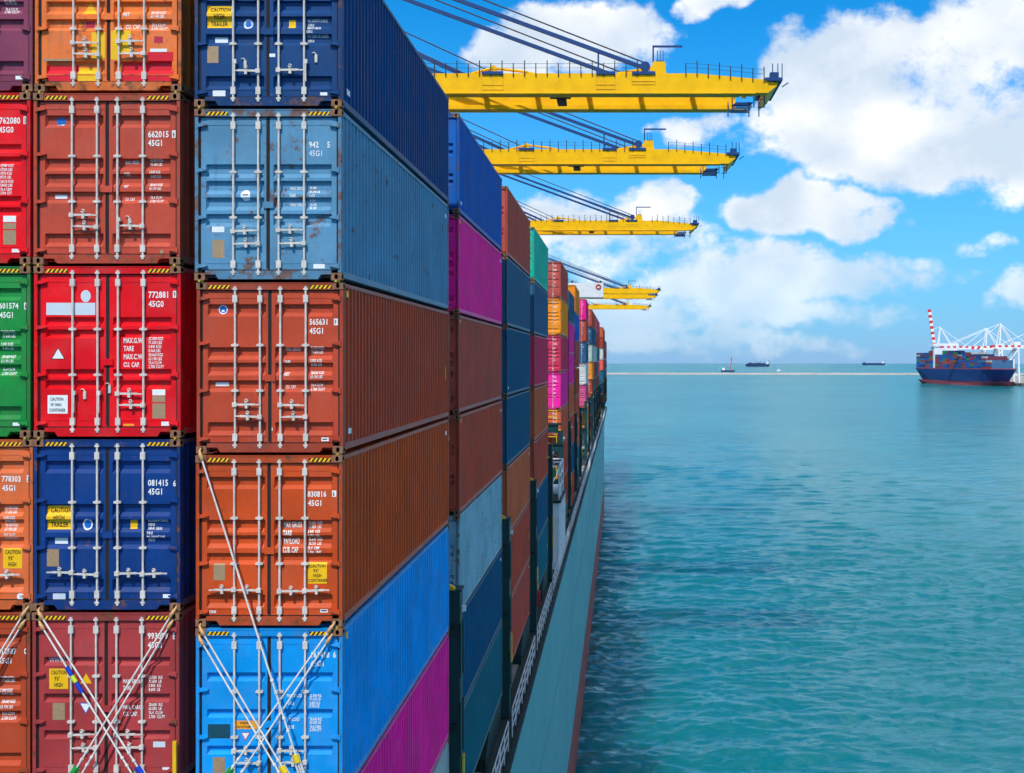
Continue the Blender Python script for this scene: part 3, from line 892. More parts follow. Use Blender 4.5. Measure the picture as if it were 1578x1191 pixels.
def container(name, loc, colr, pat=1, handles='a', lod=1, frame_col=None):
    root = empty(name, loc)
    fc = frame_col or tuple(c * 0.8 for c in colr[:3]) + (colr[3],)
    rc = tuple(c * 0.78 + 0.07 for c in colr[:3]) + (colr[3],)
    put('end_frame', CM['frame'], root, fc)
    put('front_wall', CM['back'], root, fc)
    put('roof', CM['roof'], root, colr)
    for s in (-1, 1):
        if s > 0 or lod == 1: put('side_wall', CM['side', s], root, colr)
        if s > 0 or lod == 1:
            put('top_rail', CM['top', s], root, rc); put('bottom_rail', CM['bot', s], root, rc)
    if lod <= 2: casting_objs(root)
    doors = {}
    for s in (-1, 1):
        d = put('door', CM['door', pat, s], root, colr); doors[s] = d
        idx = (0, 1) if s < 0 else (2, 3)
        if lod <= 2:
            for i in idx: put('locking_bar', CM['bar'], d, loc=(BARS[i], DOOR_Y - 0.036, 0))
        if lod == 1:
            for z in (0.24, 1.06, 1.86, 2.62):
                put('hinge', CM['hinge', -s], d, colr, loc=(s * (W / 2 - 0.055), 0.012, z))
            for i in idx:
                h = None
                if handles == 'a': h = ((1, 0.83), (-1, 0.64), (1, 0.83), (-1, 0.64))[i]
                elif handles == 'b': h = ((-1, 0.62), (-1, 0.62), (1, 0.62), (1, 0.62))[i]
                elif handles == 'c': h = (None, (-1, 0.62), (1, 0.62), None)[i]
                elif handles == 'd': h = ((1, 0.83), (-1, 0.64), None, (-1, 0.64))[i]
                elif handles == 'e': h = (None, None, (1, 0.72), (-1, 0.54))[i]
                if h: put('handle', CM['handle', h[0]], d, loc=(BARS[i], DOOR_Y - 0.05, h[1] + random.uniform(-0.025, 0.025))).rotation_euler.y = random.uniform(-0.03, 0.03)
                else:
                    put('handle', CM['latch'], d, loc=(BARS[i] + 0.035, DOOR_Y - 0.06, 0.70))
                    put('hasp', CM['hasp'], d, loc=(BARS[i] + 0.17, DOOR_Y, 0.72 + 0.1 * (i % 2)))
    if lod == 1:
        put('gasket', CM['gasket'], root)
        for s in (-1, 1):
            x = -W / 2 + 0.195 if s < 0 else W / 2 - 0.195 - 0.37
            put('hazard_marking', CM['hazard'], root, loc=(x, 0.0135, H - 0.112))
            put('twist_lock', CM['lock'], root, loc=(s * (W / 2 - 0.09), 0.02, 0.0))
        # lock plate across the two leaves
        MB().box(-0.085, 0.085, DOOR_Y - 0.03, DOOR_Y - 0.005, 1.22, 1.33).build('lock_plate', M['panel'], root, colr)
    return root, doors
ymark = MB().box(W / 2 - 0.010, W / 2 - 0.004, 0, 0.13, 0, 0.11).mesh('side_marking', [M['yellow_print']])
ystrip = MB().box(W / 2 - 0.012, W / 2 - 0.006, 0, 0.10, 0, 0.34).mesh('side_marking', [M['yellow_print']])
wplate = MB().box(W / 2 - 0.012, W / 2 - 0.006, 0, 0.22, 0, 0.10).mesh('side_marking', [M['sticker']])
def side_marks(root, k):
    if k & 1: put('side_marking', ymark, root, loc=(0, 0.28, H - 0.24))
    if k & 2: put('side_marking', ystrip, root, loc=(0, L - 0.75, 1.05))
    if k & 4: put('side_marking', wplate, root, loc=(0, L - 0.62, H - 0.42))
    if k & 8: put('side_marking', wplate, root, loc=(0, 0.42, 0.30))

# lettering and stickers follow the door's relief
_txt = {}
def text_verts(s, xs=0.66):
    key = (s, xs)
    if key not in _txt:
        cu = bpy.data.curves.new('lettering', 'FONT')
        cu.body = s; cu.size = 1.0; cu.resolution_u = 2; cu.offset = 0.022; cu.space_character = 1.06
        ob = bpy.data.objects.new('lettering', cu)
        me = bpy.data.meshes.new_from_object(ob)
        vs = [v.co.copy() for v in me.vertices]; fs = [tuple(p.vertices) for p in me.polygons]
        bpy.data.objects.remove(ob); bpy.data.curves.remove(cu); bpy.data.meshes.remove(me)
        x0 = min(v.x for v in vs); h = 0.729 if any(c.isdigit() or c.isupper() for c in s) else max(v.y for v in vs)
        _txt[key] = ([((v.x - x0) / h * xs, v.y / h) for v in vs], fs)
    return _txt[key]
def conform(verts2d, faces, pat, s, name, mat, parent, lift=0.003):
    """lay a flat outline onto the door leaf"""
    bm = bmesh.new()
    bv = [bm.verts.new((x, 0, z)) for x, z in verts2d]
    for f in faces:
        try: bm.faces.new([bv[i] for i in f])
        except ValueError: pass
    lo = min(z for _, z in verts2d); hi = max(z for _, z in verts2d)
    for z, d in prof_points(pat):
        if lo < z < hi:
            bmesh.ops.bisect_plane(bm, geom=bm.verts[:] + bm.edges[:] + bm.faces[:], plane_co=(0, 0, z), plane_no=(0, 0, 1))
    r0, r1 = RX[s]
    lox = min(x for x, _ in verts2d); hix = max(x for x, _ in verts2d)
    for x in (r0 + 0.03, r1 - 0.03):
        if lox < x < hix: bmesh.ops.bisect_plane(bm, geom=bm.verts[:] + bm.edges[:] + bm.faces[:], plane_co=(x, 0, 0), plane_no=(1, 0, 0))
    for v in bm.verts:
        d = prof(pat, v.co.z)
        k = max(0.0, min(1.0, (v.co.x - r0) / 0.03, (r1 - v.co.x) / 0.03))
        v.co.y = DOOR_Y + d * k - lift
    bmesh.ops.recalc_face_normals(bm, faces=bm.faces)
    me = bpy.data.meshes.new(name)
    bm.to_mesh(me); bm.free()
    # face the doors' outside
    if me.polygons and sum(p.normal.y * p.area for p in me.polygons) > 0: me.flip_normals()
    me.materials.append(mat)
    return put(name, me, parent)

def decorate(doors, pat, left, top, org, items):
    """items are measured on the photographed door: org = (x, y, scale) of the view they were read from"""
    ox, oy, sc = org
    PX = 91.4
    def X(x): return (ox + x / sc - left) / PX - W / 2 - 0.005
    def Z(y): return H - ((oy + y / sc) - top - 1.0) / PX
    def S(v): return v / sc / PX
    def leaf(x): return -1 if x < 0 else 1
    for it in items:
        k = it[0]
        if k == 't':
            _, s, x, y, h = it[:5]
            mat = M[it[5]] if len(it) > 5 else M['white']; xs = it[6] if len(it) > 6 else (0.76 if s[:2].isdigit() or len(s) == 1 else 0.58)
            lift = it[7] if len(it) > 7 else 0.003
            vs, fs = text_verts(s, xs)
            hh = S(h); x0 = X(x); z0 = Z(y + h); sd = leaf(x0 + 0.05)
            conform([(x0 + a * hh, z0 + b * hh) for a, b in vs], fs, pat, sd, 'lettering', mat, doors[sd], lift)
        elif k == 'r':
            _, x0, x1, y0, y1, mt = it[:6]
            a, b = X(x0), X(x1); sd = leaf((a + b) / 2)
            conform([(a, Z(y1)), (b, Z(y1)), (b, Z(y0)), (a, Z(y0))], [(0, 1, 2, 3)], pat, sd, it[6] if len(it) > 6 else 'sticker', M[mt], doors[sd], 0.002)
        elif k == 'o':
            _, x, y, rx, ry, mt = it[:6]
            lift = it[6] if len(it) > 6 else 0.002
            c = X(x); sd = leaf(c); n = 20
            conform([(c + S(rx) * math.cos(2 * math.pi * i / n), Z(y) + S(ry) * math.sin(2 * math.pi * i / n)) for i in range(n)], [tuple(range(n))], pat, sd, 'emblem', M[mt], doors[sd], lift)
        elif k == 'v':
            _, x, y, r, up, mt = it[:6]
            lift = it[6] if len(it) > 6 else 0.002
            c = X(x); sd = leaf(c); q = S(r)
            conform([(c - q, Z(y) - up * q * 0.85), (c + q, Z(y) - up * q * 0.85), (c, Z(y) + up * q * 0.85)], [(0, 1, 2)], pat, sd, 'warning_triangle', M[mt], doors[sd], lift)
def box_digit(d, x0, x1, y0, y1, mat='black'):
    h = (y1 - y0) * 0.74
    return [('r', x0, x1, y0, y1, 'white', 'check_digit_box'), ('t', d, x0 + (x1 - x0) * 0.2, y0 + (y1 - y0) * 0.13, h, mat, 0.5, 0.0045)]
def column(lines, x, ys, h, xs=0.66): return [('t', s, x, y, h, 'white', xs) for s, y in zip(lines, ys)]
WT = ['32.500 KGS', '71.650 LBS', '3.840 KGS', '8.460 LBS', '28.660 KGS', '63.190 LBS', '76.4 CU.M', '2.700 CU.FT']
Z1 = (0, 0, 2.836); Z2 = (290, 0, 2.707); Z3 = (0, 400, 3.97); Z4 = (290, 420, 4.107); Z5 = (0, 660, 3.97); Z6 = (290, 680, 3.97); Z7 = (0, 920, 4.393); Z8 = (280, 940, 4.746)

C = {   # paint colours
 'navy': rgb(0, 66, 124), 'steel': rgb(88, 144, 180, 0.95), 'rust': rgb(190, 72, 44), 'rust_orange': rgb(204, 78, 28), 'sky': rgb(0, 156, 240, 0.35),
 'magenta': rgb(255, 30, 158), 'grey': rgb(164, 178, 182), 'orange': rgb(240, 120, 50, 0.8), 'brownred': rgb(200, 78, 56), 'red': rgb(240, 2, 26, 0.2),
 'blue': rgb(0, 58, 130), 'crimson': rgb(174, 62, 64), 'plum': rgb(138, 62, 90), 'green': rgb(20, 144, 62), 'orange2': rgb(230, 112, 58), 'brown': rgb(178, 68, 34),
 'royal': rgb(0, 96, 186), 'lightsteel': rgb(136, 182, 194, 0.9), 'deepblue': rgb(0, 84, 122), 'tealblue': rgb(18, 104, 122), 'maroon': rgb(194, 80, 68),
 'slate': rgb(44, 98, 134), 'tealgreen': rgb(0, 190, 168), 'rose': rgb(220, 50, 92), 'bright_orange': rgb(255, 148, 16), 'ltgrey': rgb(208, 216, 212), 'mauve': rgb(216, 84, 140),
 'oxide': rgb(206, 98, 62), 'pink': rgb(244, 20, 146), 'palegreen': rgb(174, 196, 184), 'coral': rgb(250, 106, 92),
}
AX = (-7.178 + -4.69) / 2 ; BX = -8.663; CX = -11.18
BZ_OFF = 0.27
rowA_z = lambda t: BASE_Z + TIER * (t - 1)          # tier 1 lowest .. 7 top
Y0 = BAYS[0]
def top_px(t, off=0.0): return 554.0 - (rowA_z(t) + H + 0.015 + off - CAM_H) * 1781.0 / Y0
A_left = 956 + (AX - W / 2) * 1781.0 / Y0; B_left = 956 + (BX - W / 2) * 1781.0 / Y0; C_left = 956 + (CX - W / 2) * 1781.0 / Y0
FRONT = []
def front(row, tier, colr, pat, handles, label, org=None, items=(), y_shift=0.0):
    x = {'A': AX, 'B': BX, 'C': CX}[row]; off = 0.0 if row == 'A' else BZ_OFF
    jx = random.uniform(-0.016, 0.016); jy = random.uniform(-0.04, 0.04)
    root, doors = container('shipping_container', (x + jx, Y0 + jy, rowA_z(tier) + off), C[colr], pat, handles, 1)
    tag(root, label, 'container', 'containers stacked on the ship')
    if org:
        meas_top = {('A', 7): -104, ('A', 6): 163.5, ('A', 5): 430.5, ('A', 4): 699, ('A', 3): 967}.get((row, tier)) if row == 'A' else {7: -131, 6: 136.5, 5: 405.4, 4: 675, 3: 945}[tier]
        meas_left = {'A': {7: 304.5, 6: 303, 5: 301.5, 4: 300, 3: 298}.get(tier), 'B': 52, 'C': -177.5}[row]
        decorate(doors, pat, meas_left, meas_top, org, items)
    if row == 'A': side_marks(root, {7: 8, 6: 4, 5: 11, 4: 4, 3: 1}.get(tier, 0))
    FRONT.append(root)

caution = lambda x0, x1, y0, y1, lines: [('r', x0, x1, y0, y1, 'yellow_print', 'warning_sign')] + [
    ('t', s, x0 + (x1 - x0) * (0.5 - 0.055 * len(s)), y0 + (y1 - y0) * (0.08 + i * 0.92 / len(lines)), (y1 - y0) * 0.62 / len(lines), 'black', (x1 - x0) / (y1 - y0) * len(lines) * 0.205, 0.0045) for i, s in enumerate(lines)]

front('A', 7, 'navy', 1, 'c', 'dark navy blue container at the top right of the front face', Z2,
      caution(88, 192, 10, 105, ['CAUTION', 'HIGH', 'TRAILER']) + [('o', 258, 88, 20, 22, 'pale_print'), ('o', 258, 88, 12, 14, 'blue_print', 0.0045), ('r', 118, 172, 143, 165, 'sticker'), ('r', 90, 137, 183, 253, 'tan', 'data_plate'),
      ('r', 113, 166, 368, 393, 'sticker'), ('r', 428, 456, 70, 105, 'yellow_print'), ('r', 562, 592, 376, 389, 'sticker'), ('r', 350, 374, 214, 228, 'sticker')]
      + column(['MAX. GROSS WT. 30.480 KG', '67.200 LB', 'TARE WT. 3.800 KG', '8.380 LB', 'MAX. CARGO WT. 26.680 KG', '58.820 LB'], 506, [67, 86, 101, 116, 133, 152], 11, 0.42))
front('A', 6, 'steel', 4, 'a', 'faded steel blue container numbered 942 with rust stains, under the navy one', Z2,
      [('t', '942', 512, 580, 25), ('t', '5', 588, 580, 25), ('t', '45G1', 512, 617, 24, 'pale_print'), ('o', 245, 805, 20, 23, 'sticker'), ('r', 233, 257, 800, 806, 'pale_print'), ('r', 105, 157, 937, 960, 'sticker'), ('r', 107, 157, 992, 1068, 'tan', 'data_plate'),
       ('r', 530, 577, 1093, 1112, 'sticker'), ('t', 'MAX GROSS', 430, 768, 13), ('t', 'TARE', 430, 800, 13), ('t', 'MAX CARGO', 430, 837, 13)] + column(['30.480', '67.200 LB', '4.100', '9.040', '26.380', '58.160'], 512, [767, 784, 801, 820, 837, 852], 11))
front('A', 5, 'rust', 1, 'a', 'rust red container numbered 565631 with a round blue emblem, under the steel blue one', Z4,
      [('t', '565631', 763, 280, 37), ('t', '45G1', 763, 336, 38), ('o', 206, 220, 29, 29, 'sticker'), ('o', 206, 220, 23, 23, 'blue_print', 0.0045), ('o', 206, 229, 10, 7, 'sticker', 0.006), ('r', 158, 243, 684, 708, 'sticker'), ('r', 838, 885, 1035, 1058, 'sticker'), ('r', 845, 875, 1042, 1050, 'blue_print'), ('r', 522, 545, 681, 690, 'sticker'),
       ('r', 523, 545, 972, 992, 'sticker'), ('t', 'MAX. GROSS', 606, 463, 20), ('t', 'TARE', 603, 542, 20), ('t', 'NET', 601, 620, 22), ('t', 'CU. CAP.', 606, 702, 20)]
      + box_digit('9', 918, 943, 278, 321) + column(WT, 768, [455, 482, 535, 561, 613, 639, 692, 718], 18))
front('A', 4, 'rust_orange', 1, 'b', 'orange brown container numbered 830816 with a yellow caution sign low on its right door', Z6,
      [('t', '830816', 725, 301, 35), ('t', '45G1', 727, 356, 36), ('r', 147, 217, 748, 850, 'tan', 'data_plate'), ('r', 802, 848, 1025, 1048, 'sticker'), ('r', 808, 842, 1033, 1041, 'blue_print'), ('t', 'MAX GROSS', 573, 493, 34, 'white', 0.42), ('t', 'TARE', 573, 543, 32, 'white', 0.5), ('t', 'PAYLOAD', 573, 593, 35, 'white', 0.44), ('t', 'CUB. CAP', 573, 645, 34, 'white', 0.44), ('t', 'ONE', 120, 1033, 18, 'white', 0.8)]
      + box_digit('6', 875, 901, 298, 337) + column(['30.480  KGS', '67.200  LBS', '3.840  KGS', '8.470  LBS', '26.640  KGS', '58.730  LBS', '76.4  CBM', '2.700  CBFT'], 726, [490, 515, 541, 567, 592, 617, 643, 668], 17)
      + caution(728, 843, 740, 870, ['CAUTION', "9'6\"", 'HIGH', 'CONTAINER']))
front('A', 3, 'sky', 3, 'a', 'bright sky blue container numbered 161418 behind crossed white lashing rods', Z8,
      [('t', '161418', 930, 306, 43), ('t', '6', 1090, 306, 43), ('t', '45G1', 925, 371, 42), ('t', 'MAX GROSS', 752, 616, 24), ('t', 'TARE', 757, 673, 24), ('t', 'PAYLOAD', 755, 790, 24), ('t', 'CUBE', 752, 845, 26), ('r', 365, 540, 812, 874, 'orange_print', 'warning_sign'), ('t', 'WARNING', 405, 818, 20, 'black', 0.62, 0.0045), ('t', 'NO PLATFORM', 385, 848, 17, 'black', 0.6, 0.0045),
       ('v', 447, 930, 36, -1, 'magenta_print'), ('v', 447, 926, 27, -1, 'sticker', 0.0045), ('r', 170, 335, 838, 942, 'teal_print', 'paint_patch'), ('r', 207, 297, 1080, 1195, 'tan', 'data_plate')]
      + column(['32.500 KG', '71.650 LB', '3.870 KG', '8.530 LB'], 917, [617, 642, 672, 694], 21) + column(['28.600 KG', '63.050 LB', '76.4 CBM', '2.700 CFT'], 919, [790, 815, 845, 868], 21))
front('B', 7, 'orange', 1, 'a', 'patched orange container with red and yellow repair paint at the top of the second column', Z1,
      [('r', 393, 452, 120, 235, 'yellow_print', 'paint_patch'), ('r', 478, 508, 102, 240, 'yellow_print', 'paint_patch'), ('r', 512, 565, 112, 215, 'yellow_print', 'paint_patch'), ('r', 331, 418, 274, 342, 'yellow_print', 'paint_patch'), ('r', 195, 330, 262, 342, 'red_print', 'paint_patch'), ('r', 525, 640, 250, 342, 'red_print', 'paint_patch'), ('r', 640, 752, 206, 342, 'red_print', 'paint_patch'),
       ('r', 180, 302, 236, 250, 'tan', 'paint_patch'), ('v', 383, 12, 32, 1, 'yellow_print'), ('r', 360, 400, 68, 98, 'magenta_print', 'paint_patch'), ('r', 668, 706, 138, 167, 'magenta_print', 'paint_patch'), ('r', 650, 724, 192, 207, 'sticker'), ('t', 'NET', 531, 30, 19), ('t', 'CU. CAP.', 537, 82, 20)]
      + column(['28.640 KGS', '63.140 LBS', '76.2 CU.M', '2.690 CU.FT'], 652, [24, 42, 77, 93], 14))
front('B', 6, 'brownred', 1, 'd', 'reddish brown container numbered 662015 with a small blue emblem in the second column', Z1,
      [('t', '662015', 647, 554, 28), ('t', '45G1', 647, 593, 27), ('o', 259, 512, 21, 19, 'blue_print'), ('r', 244, 274, 520, 528, 'sticker'), ('r', 232, 285, 833, 850, 'sticker'), ('t', 'MAX. GROSS', 541, 683, 13), ('t', 'TARE', 541, 737, 13), ('t', 'NET', 541, 791, 13), ('t', 'CU. CAP.', 541, 846, 13), ('o', 706, 1084, 8, 9, 'tan')]
      + box_digit('6', 752, 771, 552, 584) + column(WT, 652, [675, 693, 728, 746, 783, 801, 838, 855], 12))
front('B', 5, 'red', 2, 'e', 'bright red container numbered 772881 with a white warning triangle in the second column', Z3,
      [('t', '772881', 905, 180, 39), ('t', '45G0', 905, 237, 38), ('o', 519, 209, 31, 37, 'pale_print'), ('r', 277, 577, 250, 325, 'pale_print', 'painted_panel'), ('v', 350, 560, 43, 1, 'black'), ('v', 350, 562, 36, 1, 'sticker', 0.0045), ('r', 285, 408, 817, 930, 'sticker', 'warning_sign'),
       ('t', 'CAUTION', 303, 831, 20, 'black', 0.62, 0.0045), ('t', "9'6\" HIGH", 303, 866, 18, 'black', 0.6, 0.0045), ('t', 'CONTAINER', 296, 898, 20, 'black', 0.6, 0.0045),
       ('t', 'MAX.G.W.', 752, 465, 32), ('t', 'TARE', 752, 514, 32), ('t', 'MAX.C.W.', 752, 564, 32), ('t', 'CU. CAP.', 752, 614, 30), ('r', 928, 1007, 782, 818, 'sticker'), ('r', 928, 1007, 822, 860, 'tan', 'data_plate'), ('r', 928, 1007, 868, 960, 'tan', 'data_plate'), ('r', 983, 1030, 980, 1005, 'sticker'), ('r', 750, 815, 993, 1006, 'orange_print')]
      + box_digit('9', 1054, 1079, 177, 219) + column(WT, 905, [460, 484, 509, 534, 559, 584, 608, 632], 19))
front('B', 4, 'blue', 1, 'b', 'deep blue container numbered 081415 with a yellow high trailer sign in the second column', Z5,
      [('t', '081415', 905, 312, 38), ('t', '6', 1059, 317, 36), ('t', '45G1', 905, 366, 38), ('o', 525, 590, 31, 35, 'sticker'), ('o', 525, 590, 21, 26, 'blue_print', 0.0045), ('r', 519, 531, 574, 606, 'pale_print'), ('r', 788, 831, 563, 618, 'yellow_print'), ('r', 283, 357, 740, 846, 'tan', 'data_plate'), ('r', 323, 402, 673, 710, 'sticker'), ('r', 320, 397, 1012, 1052, 'pale_print'), ('r', 996, 1043, 1017, 1040, 'sticker')]
      + caution(280, 437, 475, 620, ['CAUTION', 'HIGH', 'TRAILER']) + column(['MAX. GROSS WT. 30.480 KG', '67.200 LB', 'TARE WT.  3.800 KG', '8.380 LB', 'MAX. CARGO WT. 26.680', '58.820 LB'], 898, [558, 583, 606, 632, 656, 678], 16, 0.42))
front('B', 3, 'crimson', 3, 'a', 'crimson brown container numbered 993099 behind crossed lashing rods in the second column', Z7,
      [('t', '993099', 1005, 251, 42), ('t', '45G1', 1005, 313, 42), ('v', 587, 562, 40, 1, 'yellow_print'), ('v', 585, 765, 43, -1, 'blue_print'), ('v', 585, 762, 35, -1, 'sticker', 0.0045), ('r', 360, 443, 728, 843, 'tan', 'data_plate'), ('t', 'WWW.', 325, 424, 32, 'pale_print', 0.75), ('t', 'MAX. GROSS', 838, 567, 27), ('t', 'TARE', 838, 611, 27), ('t', 'MAX. CARGO', 838, 742, 28), ('t', 'CU. CAP.', 838, 786, 30),
       ('r', 1042, 1124, 990, 1029, 'pale_print'), ('r', 1105, 1152, 1160, 1182, 'sticker')] + box_digit('0', 1176, 1200, 250, 296) + caution(337, 465, 495, 633, ['CAUTION', "9'6\"", 'HIGH'])
      + column(['32.500  KG', '71.650  LB', '3.900  KG', '8.600  LB'], 1012, [543, 570, 599, 626], 21) + column(['28.600  KG', '63.050  LB', '76.4  CU.M', '2.700  CU.FT'], 1012, [728, 755, 783, 810], 21))
front('C', 7, 'plum', 1, 'a', 'plum purple container at the top left corner of the picture', Z1,
      column(['28.640 KG', '63.140 LB', '76.4 CU.M', '2.700 CU.FT'], 8, [-40, -20, 8, 22], 13) + [('r', 60, 95, 311, 327, 'sticker')])
front('C', 6, 'red', 2, 'e', 'bright red container numbered 762080 cut by the left edge of the picture', Z1,
      [('t', '762080', 0, 496, 28), ('t', '45G0', -2, 537, 26), ('r', 16, 72, 928, 955, 'sticker'), ('r', 16, 72, 960, 986, 'tan', 'data_plate'), ('r', 16, 72, 991, 1054, 'tan', 'data_plate'), ('r', 54, 87, 1073, 1088, 'sticker')] + box_digit('3', 105, 124, 493, 525)
      + column(['30480 KGS', '67200 LBS', '3970 KGS', '8750 LBS', '26510 KGS', '58450 LBS', '76.4 CBM', '2700 CFT'], 4, [700, 718, 735, 752, 770, 787, 805, 822], 13))
front('C', 5, 'green', 1, 'a', 'green container numbered 601574 at the left edge of the picture', Z3,
      [('t', '601574', -2, 250, 36), ('t', '45G1', 0, 306, 36), ('r', 80, 122, 985, 1005, 'sticker')] + box_digit('6', 150, 175, 249, 291) + column(WT, 8, [419, 445, 494, 520, 571, 598, 650, 675], 18))
front('C', 4, 'orange2', 1, 'b', 'dull orange container numbered 778303 at the left edge of the picture', Z5,
      [('t', '778303', -2, 289, 36), ('t', '45G1', 0, 346, 35), ('o', 112, 1032, 22, 22, 'sticker'), ('o', 112, 1032, 12, 12, 'pale_print', 0.0045)] + box_digit('2', 151, 175, 287, 328) + column(WT, 8, [480, 505, 537, 560, 586, 610, 640, 664], 17)
      + caution(5, 121, 735, 858, ['CAUTION', "9'6\"", 'HIGH']))
front('C', 3, 'brown', 1, 'a', 'brown container numbered 813587 with two lashing rods at the left edge of the picture', Z7,
      [('t', '813587', -10, 358, 38), ('t', '0', 168, 358, 38), ('t', '45G1', -4, 422, 38)] + column(WT, 6, [546, 572, 632, 658, 712, 745, 797, 826], 20))
# lower tiers of the first bay: only their long sides show
ordn = ['topmost', 'second from the top', 'third from the top', 'fourth from the top', 'fifth from the top', 'sixth from the top', 'lowest']
for t_, cn, lb in ((2, 'magenta', 'magenta container whose long side shows under the bright sky blue one'), (1, 'grey', 'pale grey container at the foot of the nearest stack, under the magenta one')):
    r_, d_ = container('shipping_container', (AX, Y0, rowA_z(t_)), C[cn], 1, 'a', 2)
    tag(r_, lb, 'container', 'containers stacked on the ship')
for row, x in (('second', BX), ('third', CX)):
    for t_, cn, nm in ((2, 'rust', 'rust red'), (1, 'slate', 'slate blue')):
        r_, d_ = container('shipping_container', (x, Y0, rowA_z(t_) + BZ_OFF), C[cn], 1, 'a', 2)
        tag(r_, '%s container low in the %s column from the right, below the picture' % (nm, row), 'container', 'containers stacked on the ship')

NAMES = {'navy': 'dark navy', 'royal': 'royal blue', 'magenta': 'magenta', 'maroon': 'dull maroon', 'rust': 'rust red', 'lightsteel': 'pale steel blue', 'deepblue': 'deep blue', 'tealblue': 'dark teal blue', 'slate': 'slate blue',
 'oxide': 'brown orange', 'brown': 'brown', 'brownred': 'reddish brown', 'tealgreen': 'teal green', 'rose': 'rose red', 'bright_orange': 'bright orange', 'red': 'bright red', 'pink': 'hot pink', 'ltgrey': 'light grey', 'mauve': 'mauve', 'palegreen': 'pale grey green', 'coral': 'coral pink', 'orange': 'orange', 'crimson': 'crimson'}
STACKS = [   # colours from the top down, tier offset, level of detail
 (1, ['royal', 'magenta', 'maroon', 'brownred', 'lightsteel', 'deepblue', 'tealblue'], 0.0),
 (2, ['maroon', 'slate', 'deepblue', 'deepblue', 'oxide', 'brownred', 'maroon'], 0.05),
 (3, ['tealgreen', 'slate', 'rose', 'oxide', 'brownred', 'deepblue', 'tealblue'], 0.05),
 (4, ['maroon', 'bright_orange', 'rose', 'magenta', 'oxide', 'brownred', 'brown'], 0.6),
 (5, ['slate', 'magenta', 'magenta', 'oxide', 'brownred', 'deepblue', 'rust'], -0.8),
 (6, ['bright_orange', 'royal', 'maroon', 'brown', 'brownred', 'oxide', 'tealblue'], 0.65),
 (7, ['pink', 'maroon', 'slate', 'ltgrey', 'mauve', 'bright_orange', 'palegreen'], 1.05),
 (8, ['rust', 'deepblue', 'palegreen', 'bright_orange', 'brown', 'slate', 'brownred'], 1.15),
 (9, ['maroon', 'slate', 'ltgrey', 'brownred', 'tealblue', 'brown', 'rust'], 1.15),
 (10, ['mauve', 'maroon', 'palegreen', 'slate', 'brown', 'deepblue', 'slate'], 1.15),
 (11, ['maroon', 'rose', 'slate', 'maroon', 'tealblue', 'brown', 'rust'], 1.15),
 (12, ['rose', 'maroon', 'slate', 'coral', 'maroon', 'deepblue', 'brown'], 1.15),
 (13, ['oxide', 'brown', 'ltgrey', 'coral', 'tealblue', 'slate', 'brown'], 1.6),
 (14, ['maroon', 'brownred', 'brown', 'maroon', 'slate', 'tealblue', 'brown'], 1.6),
 (15, ['maroon', 'slate', 'brown', 'rust', 'tealblue', 'maroon', 'brown'], 1.6),
 (16, ['rose', 'maroon', 'slate', 'brown', 'tealblue', 'slate'], 1.6),
 (17, ['maroon', 'slate', 'brown', 'tealblue', 'rust', 'brown'], 1.6),
 (18, ['brown', 'maroon', 'slate', 'tealblue', 'brown', 'slate'], 1.6),
]
nth = ['', 'second', 'third', 'fourth', 'fifth', 'sixth', 'seventh', 'eighth', 'ninth', 'tenth', 'eleventh', 'twelfth', 'thirteenth', 'fourteenth', 'fifteenth', 'sixteenth', 'seventeenth', 'eighteenth', 'nineteenth']
for bay, cols, off in STACKS:
    n = len(cols)
    sx = random.uniform(-0.02, 0.02)
    for k, cn in enumerate(cols):
        t_ = n - k
        cc = tuple(max(0.0, c * random.uniform(0.93, 1.07)) for c in C[cn][:3]) + (C[cn][3],)
        z = rowA_z(t_) + off
        lod = 2 if bay in (1, 2, 3, 4) else 3
        pat = random.choice((1, 1, 2, 3))
        r_, doors = container('shipping_container', (AX + sx + random.uniform(-0.012, 0.012), BAYS[bay] + random.uniform(-0.03, 0.03), z), cc, pat, 'a', lod)
        w_pos = ordn[k] if k < n - 1 else 'lowest'
        tag(r_, '%s container, %s in the %s stack along the ship side' % (NAMES[cn], w_pos, nth[bay]), 'container', 'containers stacked on the ship')
        if bay < 4: side_marks(r_, random.choice((0, 4, 1, 8, 2, 5)))
        # printed weights and marks on the doors that show in the gaps
        if bay in (1, 2, 3, 4, 7, 8) and (bay != 7 or k < 3):
            d = doors[1]
            for i in range(6):
                zz = H - 0.42 - i * 0.32
                vs, fs = text_verts(['4512', '45G1', 'KGS', 'LBS', 'CBM', 'CFT'][i], 0.7)
                hh = 0.15 if i < 2 else 0.11
                x0 = W / 2 - 0.62 if i else W / 2 - 0.68
                conform([(x0 + a * hh, zz + b * hh) for a, b in vs], fs, pat, 1, 'lettering', M['white'], d, 0.003)
            for dd in (-1, 1):
                if lod == 3:
                    for i in ((0, 1) if dd < 0 else (2, 3)): put('locking_bar', CM['bar'], doors[dd], loc=(BARS[i], DOOR_Y - 0.036, 0))

